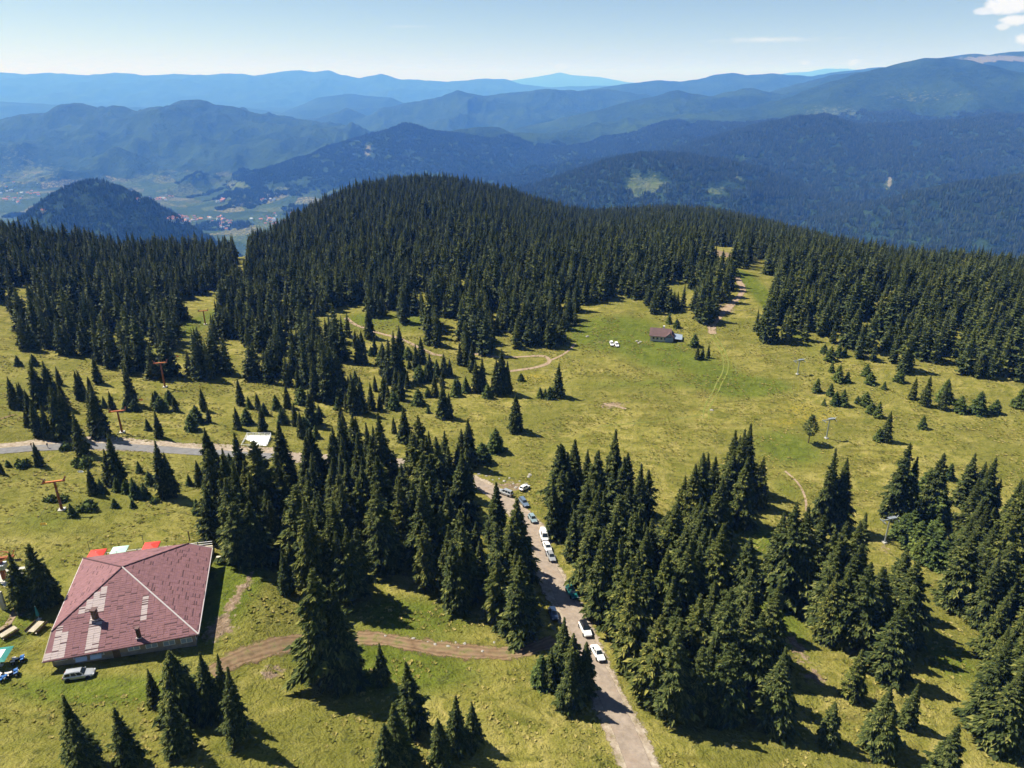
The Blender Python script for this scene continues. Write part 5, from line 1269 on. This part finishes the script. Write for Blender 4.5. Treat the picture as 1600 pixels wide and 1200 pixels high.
def quad_bike(u_, v_, rz, label):
    t = thing('quad_bike', label, 'quad bike', P(u_, v_)+Vector((0,0,.02)), rz, 'quad bikes in the yard')
    MB().box((0,0,.52),(.42,1.5,.28)).obj('body', M['darkmetal'], t)
    s_ = MB(); s_.box((0,-.25,.78),(.38,.85,.18)); s_.box((0,-.62,.86),(.36,.2,.16)); s_.obj('seat', M['seatwhite'], t, bevel=.04)
    for sx_ in (-1,1):
        for y in (.62,-.62):
            MB().box((sx_*.42,y,.72),(.40,.62,.07),0,0,('X',.15 if y > 0 else -.15)).obj('fender', M['bluecowl' if y > 0 else 'seatwhite'], t, bevel=.02)
            w = MB().tube((sx_*.40,y,.31),(sx_*.62,y,.31),.31,n=14).obj('wheel', M['tyre'], t); MB().tube((sx_*.615,y,.31),(sx_*.635,y,.31),.16,n=10).obj('rim', M['rim'], w)
    MB().add([(-.24,.35,.72),(.24,.35,.72),(.20,.98,.62),(-.20,.98,.62),(-.2,.4,.98),(.2,.4,.98),(.14,.9,.84),(-.14,.9,.84)],[(0,3,2,1),(4,5,6,7),(0,1,5,4),(1,2,6,5),(2,3,7,6),(3,0,4,7)]).obj('cowl', M['bluecowl'], t)
    MB().tube((-.40,.26,1.08),(.40,.26,1.08),.025,n=6).tube((0,.3,.9),(0,.26,1.08),.03,n=6).obj('handlebar', M['darkmetal'], t)
    r_ = MB(); [r_.tube((-.35+.23*k,-1.0,.86),(-.35+.23*k,-.55,.86),.016,n=5) for k in range(4)]; r_.tube((-.36,-1.0,.86),(.36,-1.0,.86),.016,n=5); r_.obj('rear_rack', M['darkmetal'], t)
    MB().box((0,1.0,.66),(.3,.05,.12)).obj('headlight', M['lamp'], t)
quad_bike(29,1034,-1.15,'blue and white quad bike nearer the hut'); quad_bike(19,1056,-1.0,'blue and white quad bike at the very bottom of the yard')
quad_bike(2,1062,-1.9,'blue and white quad bike cut by the left edge')
o = MB().box((0,0,2.0),(.9,.35,4.2)).obj('concrete_pillar', M['concrete'], None, P(7,952)); tag(o, 'grey concrete pillar leaning by the lift station', 'pillar')
for k, (u_, v_) in enumerate(((345,874),)):
    o = MB().box((0,0,.35),(1.7,.5,.7)).obj('bench', M['cream'], None, P(u_, v_)); tag(o, 'pale bench by the right rear corner of the hut', 'bench')

# ------------------------------------------------------------------ walkers on the road
def person(u_, v_, rz, label, top, trouser):
    mt, nt, b, oo = newmat('clothing'); sx_ = N(nt, 'ShaderNodeSeparateXYZ'); nt.links.new(objco(nt), sx_.inputs[0])
    z_ = math_n(nt, 'DIVIDE', sx_.outputs[2], 1.8)
    c = ramp(nt, z_, [(0, (.03,.03,.03)), (.05, trouser), (.52, top), (.84, (.40,.24,.17)), (.93, (.05,.03,.02))], 'CONSTANT'); nt.links.new(c, b.inputs['Base Color']); b.inputs['Roughness'].default_value = .8
    V = [(0,0,.95),(0,0,1.2),(0,.0,1.42),(0,0,1.53),(0,.03,1.66),(.10,.0,.90),(.11,.14,.50),(.11,.10,.08),(.11,.24,.05),(-.10,0,.90),(-.11,-.06,.50),(-.11,-.26,.12),(-.11,-.14,.05),(.19,0,1.40),(.25,-.08,1.15),(.24,.06,.90),(-.19,0,1.40),(-.25,.06,1.15),(-.24,.16,.92)]
    E = [(0,1),(1,2),(2,3),(3,4),(0,5),(5,6),(6,7),(7,8),(0,9),(9,10),(10,11),(11,12),(2,13),(13,14),(14,15),(2,16),(16,17),(17,18)]
    R_ = [.15,.14,.16,.055,.105,.095,.065,.05,.04,.095,.065,.05,.04,.07,.05,.04,.07,.05,.04]
    me = bpy.data.meshes.new('person'); me.from_pydata(V, E, []); o = link('person', me, None, P(u_, v_)+Vector((0,0,.09))); o.rotation_euler = (0,0,rz)
    md = o.modifiers.new('skin', 'SKIN'); bm = bmesh.new(); bm.from_mesh(me); lay = bm.verts.layers.skin.verify()
    for v2, r_ in zip(bm.verts, R_): v2[lay].radius = (r_, r_*.8)
    bm.verts.ensure_lookup_table(); bm.verts[0][lay].use_root = True; bm.to_mesh(me); bm.free()
    sb = o.modifiers.new('smooth', 'SUBSURF'); sb.levels = 1; sb.render_levels = 1; me.materials.append(mt)
    tag(o, label, 'person', 'people walking on the road')
person(75,700,1.5,'person in dark clothes walking along the grey road',(.03,.03,.04),(.02,.022,.035)); person(50,700,1.6,'person in a dark top on the verge left of the other walker',(.05,.035,.03),(.03,.03,.04))

# ------------------------------------------------------------------ stones
def stone_mesh(seed):
    r = np.random.default_rng(seed); bm = bmesh.new(); bmesh.ops.create_icosphere(bm, subdivisions=2, radius=.5)
    for v2 in bm.verts: k = 1+r.normal()*.10; v2.co = Vector((v2.co.x*k*1.2, v2.co.y*k*.9, v2.co.z*k*.6))
    me = bpy.data.meshes.new('stone'); bm.to_mesh(me); bm.free(); me.materials.append(M['rockm']); return me
ST = [stone_mesh(i) for i in range(4)]
def stones(lst, lab, grp, lo, hi):
    for i, (u_, v_) in enumerate(lst):
        o = link('stone', ST[i % 4], None, P(u_, v_)); k = rnd.uniform(lo, hi); o.scale = (k, k, k); o.rotation_euler = (0,0,rnd.uniform(0,6)); tag(o, lab, 'stone', grp)
stones([(680,1007),(700,1010),(712,1004),(716,1012),(754,1018),(668,1003),(646,998),(602,994),(690,1002),(772,1004),(835,1003),(726,1006)], 'pale stone lying in the rutted dirt track', 'stones in the dirt track', .3, .75)
stones([(788,752),(796,747),(802,756),(812,752),(760,744),(748,741),(826,745),(828,742),(780,748),(806,762),(822,756),(770,750),(733,737)], 'pale rock on the bank above the road bend', 'rocks on the bank', .5, 1.3)
stones([(998,536),(1001,534),(995,533)], 'brown stone in the grass left of the alpine hut', 'stones near the alpine hut', .8, 1.4)
stones([(918,526)], 'dark boulder in the grass above the two white cars', 'stones near the alpine hut', 1.6, 1.8)
stones([(1112,641)], 'pale boulder beside the wheel track on the meadow', 'stones on the meadow', 1.2, 1.4)

# ------------------------------------------------------------------ valley villages
def house_mesh(seed, roofm, wallm):
    r = random.Random(seed); l, w, h = r.uniform(7, 10), r.uniform(5, 6.5), r.uniform(5, 8)
    V = [(-l,-w,-6),(l,-w,-6),(l,w,-6),(-l,w,-6),(-l,-w,h),(l,-w,h),(l,w,h),(-l,w,h),(-l,0,h+w*.7),(l,0,h+w*.7)]
    o_ = 10; e = 1.12
    R_ = [(-l*e,-w*e,h-.5),(l*e,-w*e,h-.5),(l*e,0,h+w*.7+.4),(-l*e,0,h+w*.7+.4),(l*e,w*e,h-.5),(-l*e,w*e,h-.5)]
    wn_ = [(x,-w-.15,z) for x0 in (-.6,0,.5) for x, z in ((l*x0,h-3),(l*x0+1.6,h-3),(l*x0+1.6,h-1.2),(l*x0,h-1.2))]
    return mesh_from('house', V+R_+wn_, [(0,1,5,4),(2,3,7,6),(1,2,6,9,5),(3,0,4,8,7),(10,11,12,13),(13,12,14,15),(16,17,18,19),(20,21,22,23),(24,25,26,27)], [wallm, roofm, M['glass']], False, [0,0,0,0,1,1,2,2,2])
HS = [house_mesh(i, M['redroof'] if i % 3 else M['bluegrey'], M['white'] if i % 2 else M['cream']) for i in range(6)]
VILL = [(292,343,26,6,30,'village house in the settlement at the foot of the cone hill','houses under the cone hill'),(346,350,20,9,26,'village house among fields in the middle of the valley','houses in the valley middle'),(426,345,28,9,22,'village house by the forest skyline on the right of the valley','houses on the valley right'),
  (245,312,26,5,16,'small house on the valley floor behind the cone hill','houses behind the cone hill'),(20,305,40,18,30,'small house in the far left valley settlement','houses in the left valley'),(343,315,10,5,8,'house in the small hamlet above the valley fields','houses of the upper hamlet'),(415,312,14,4,8,'house in the hamlet under the right valley slope','houses under the valley slope')]
r = np.random.default_rng(77)
for cu, cv_, ru, rv, n, lab, grp in VILL:
    pu = cu+r.normal(0, ru*.5, n); pv_ = cv_+r.normal(0, rv*.5, n)
    for p_ in at(pu, pv_, far_h, 9000, np.arange(2200, 9000, 80.0)):
        o = link('house', HS[r.integers(0, 6)], None, p_); k = r.uniform(.8, 1.35); o.scale = (k, k, k); o.rotation_euler = (0,0,r.uniform(0, 3.1)); tag(o, lab, 'house', grp)
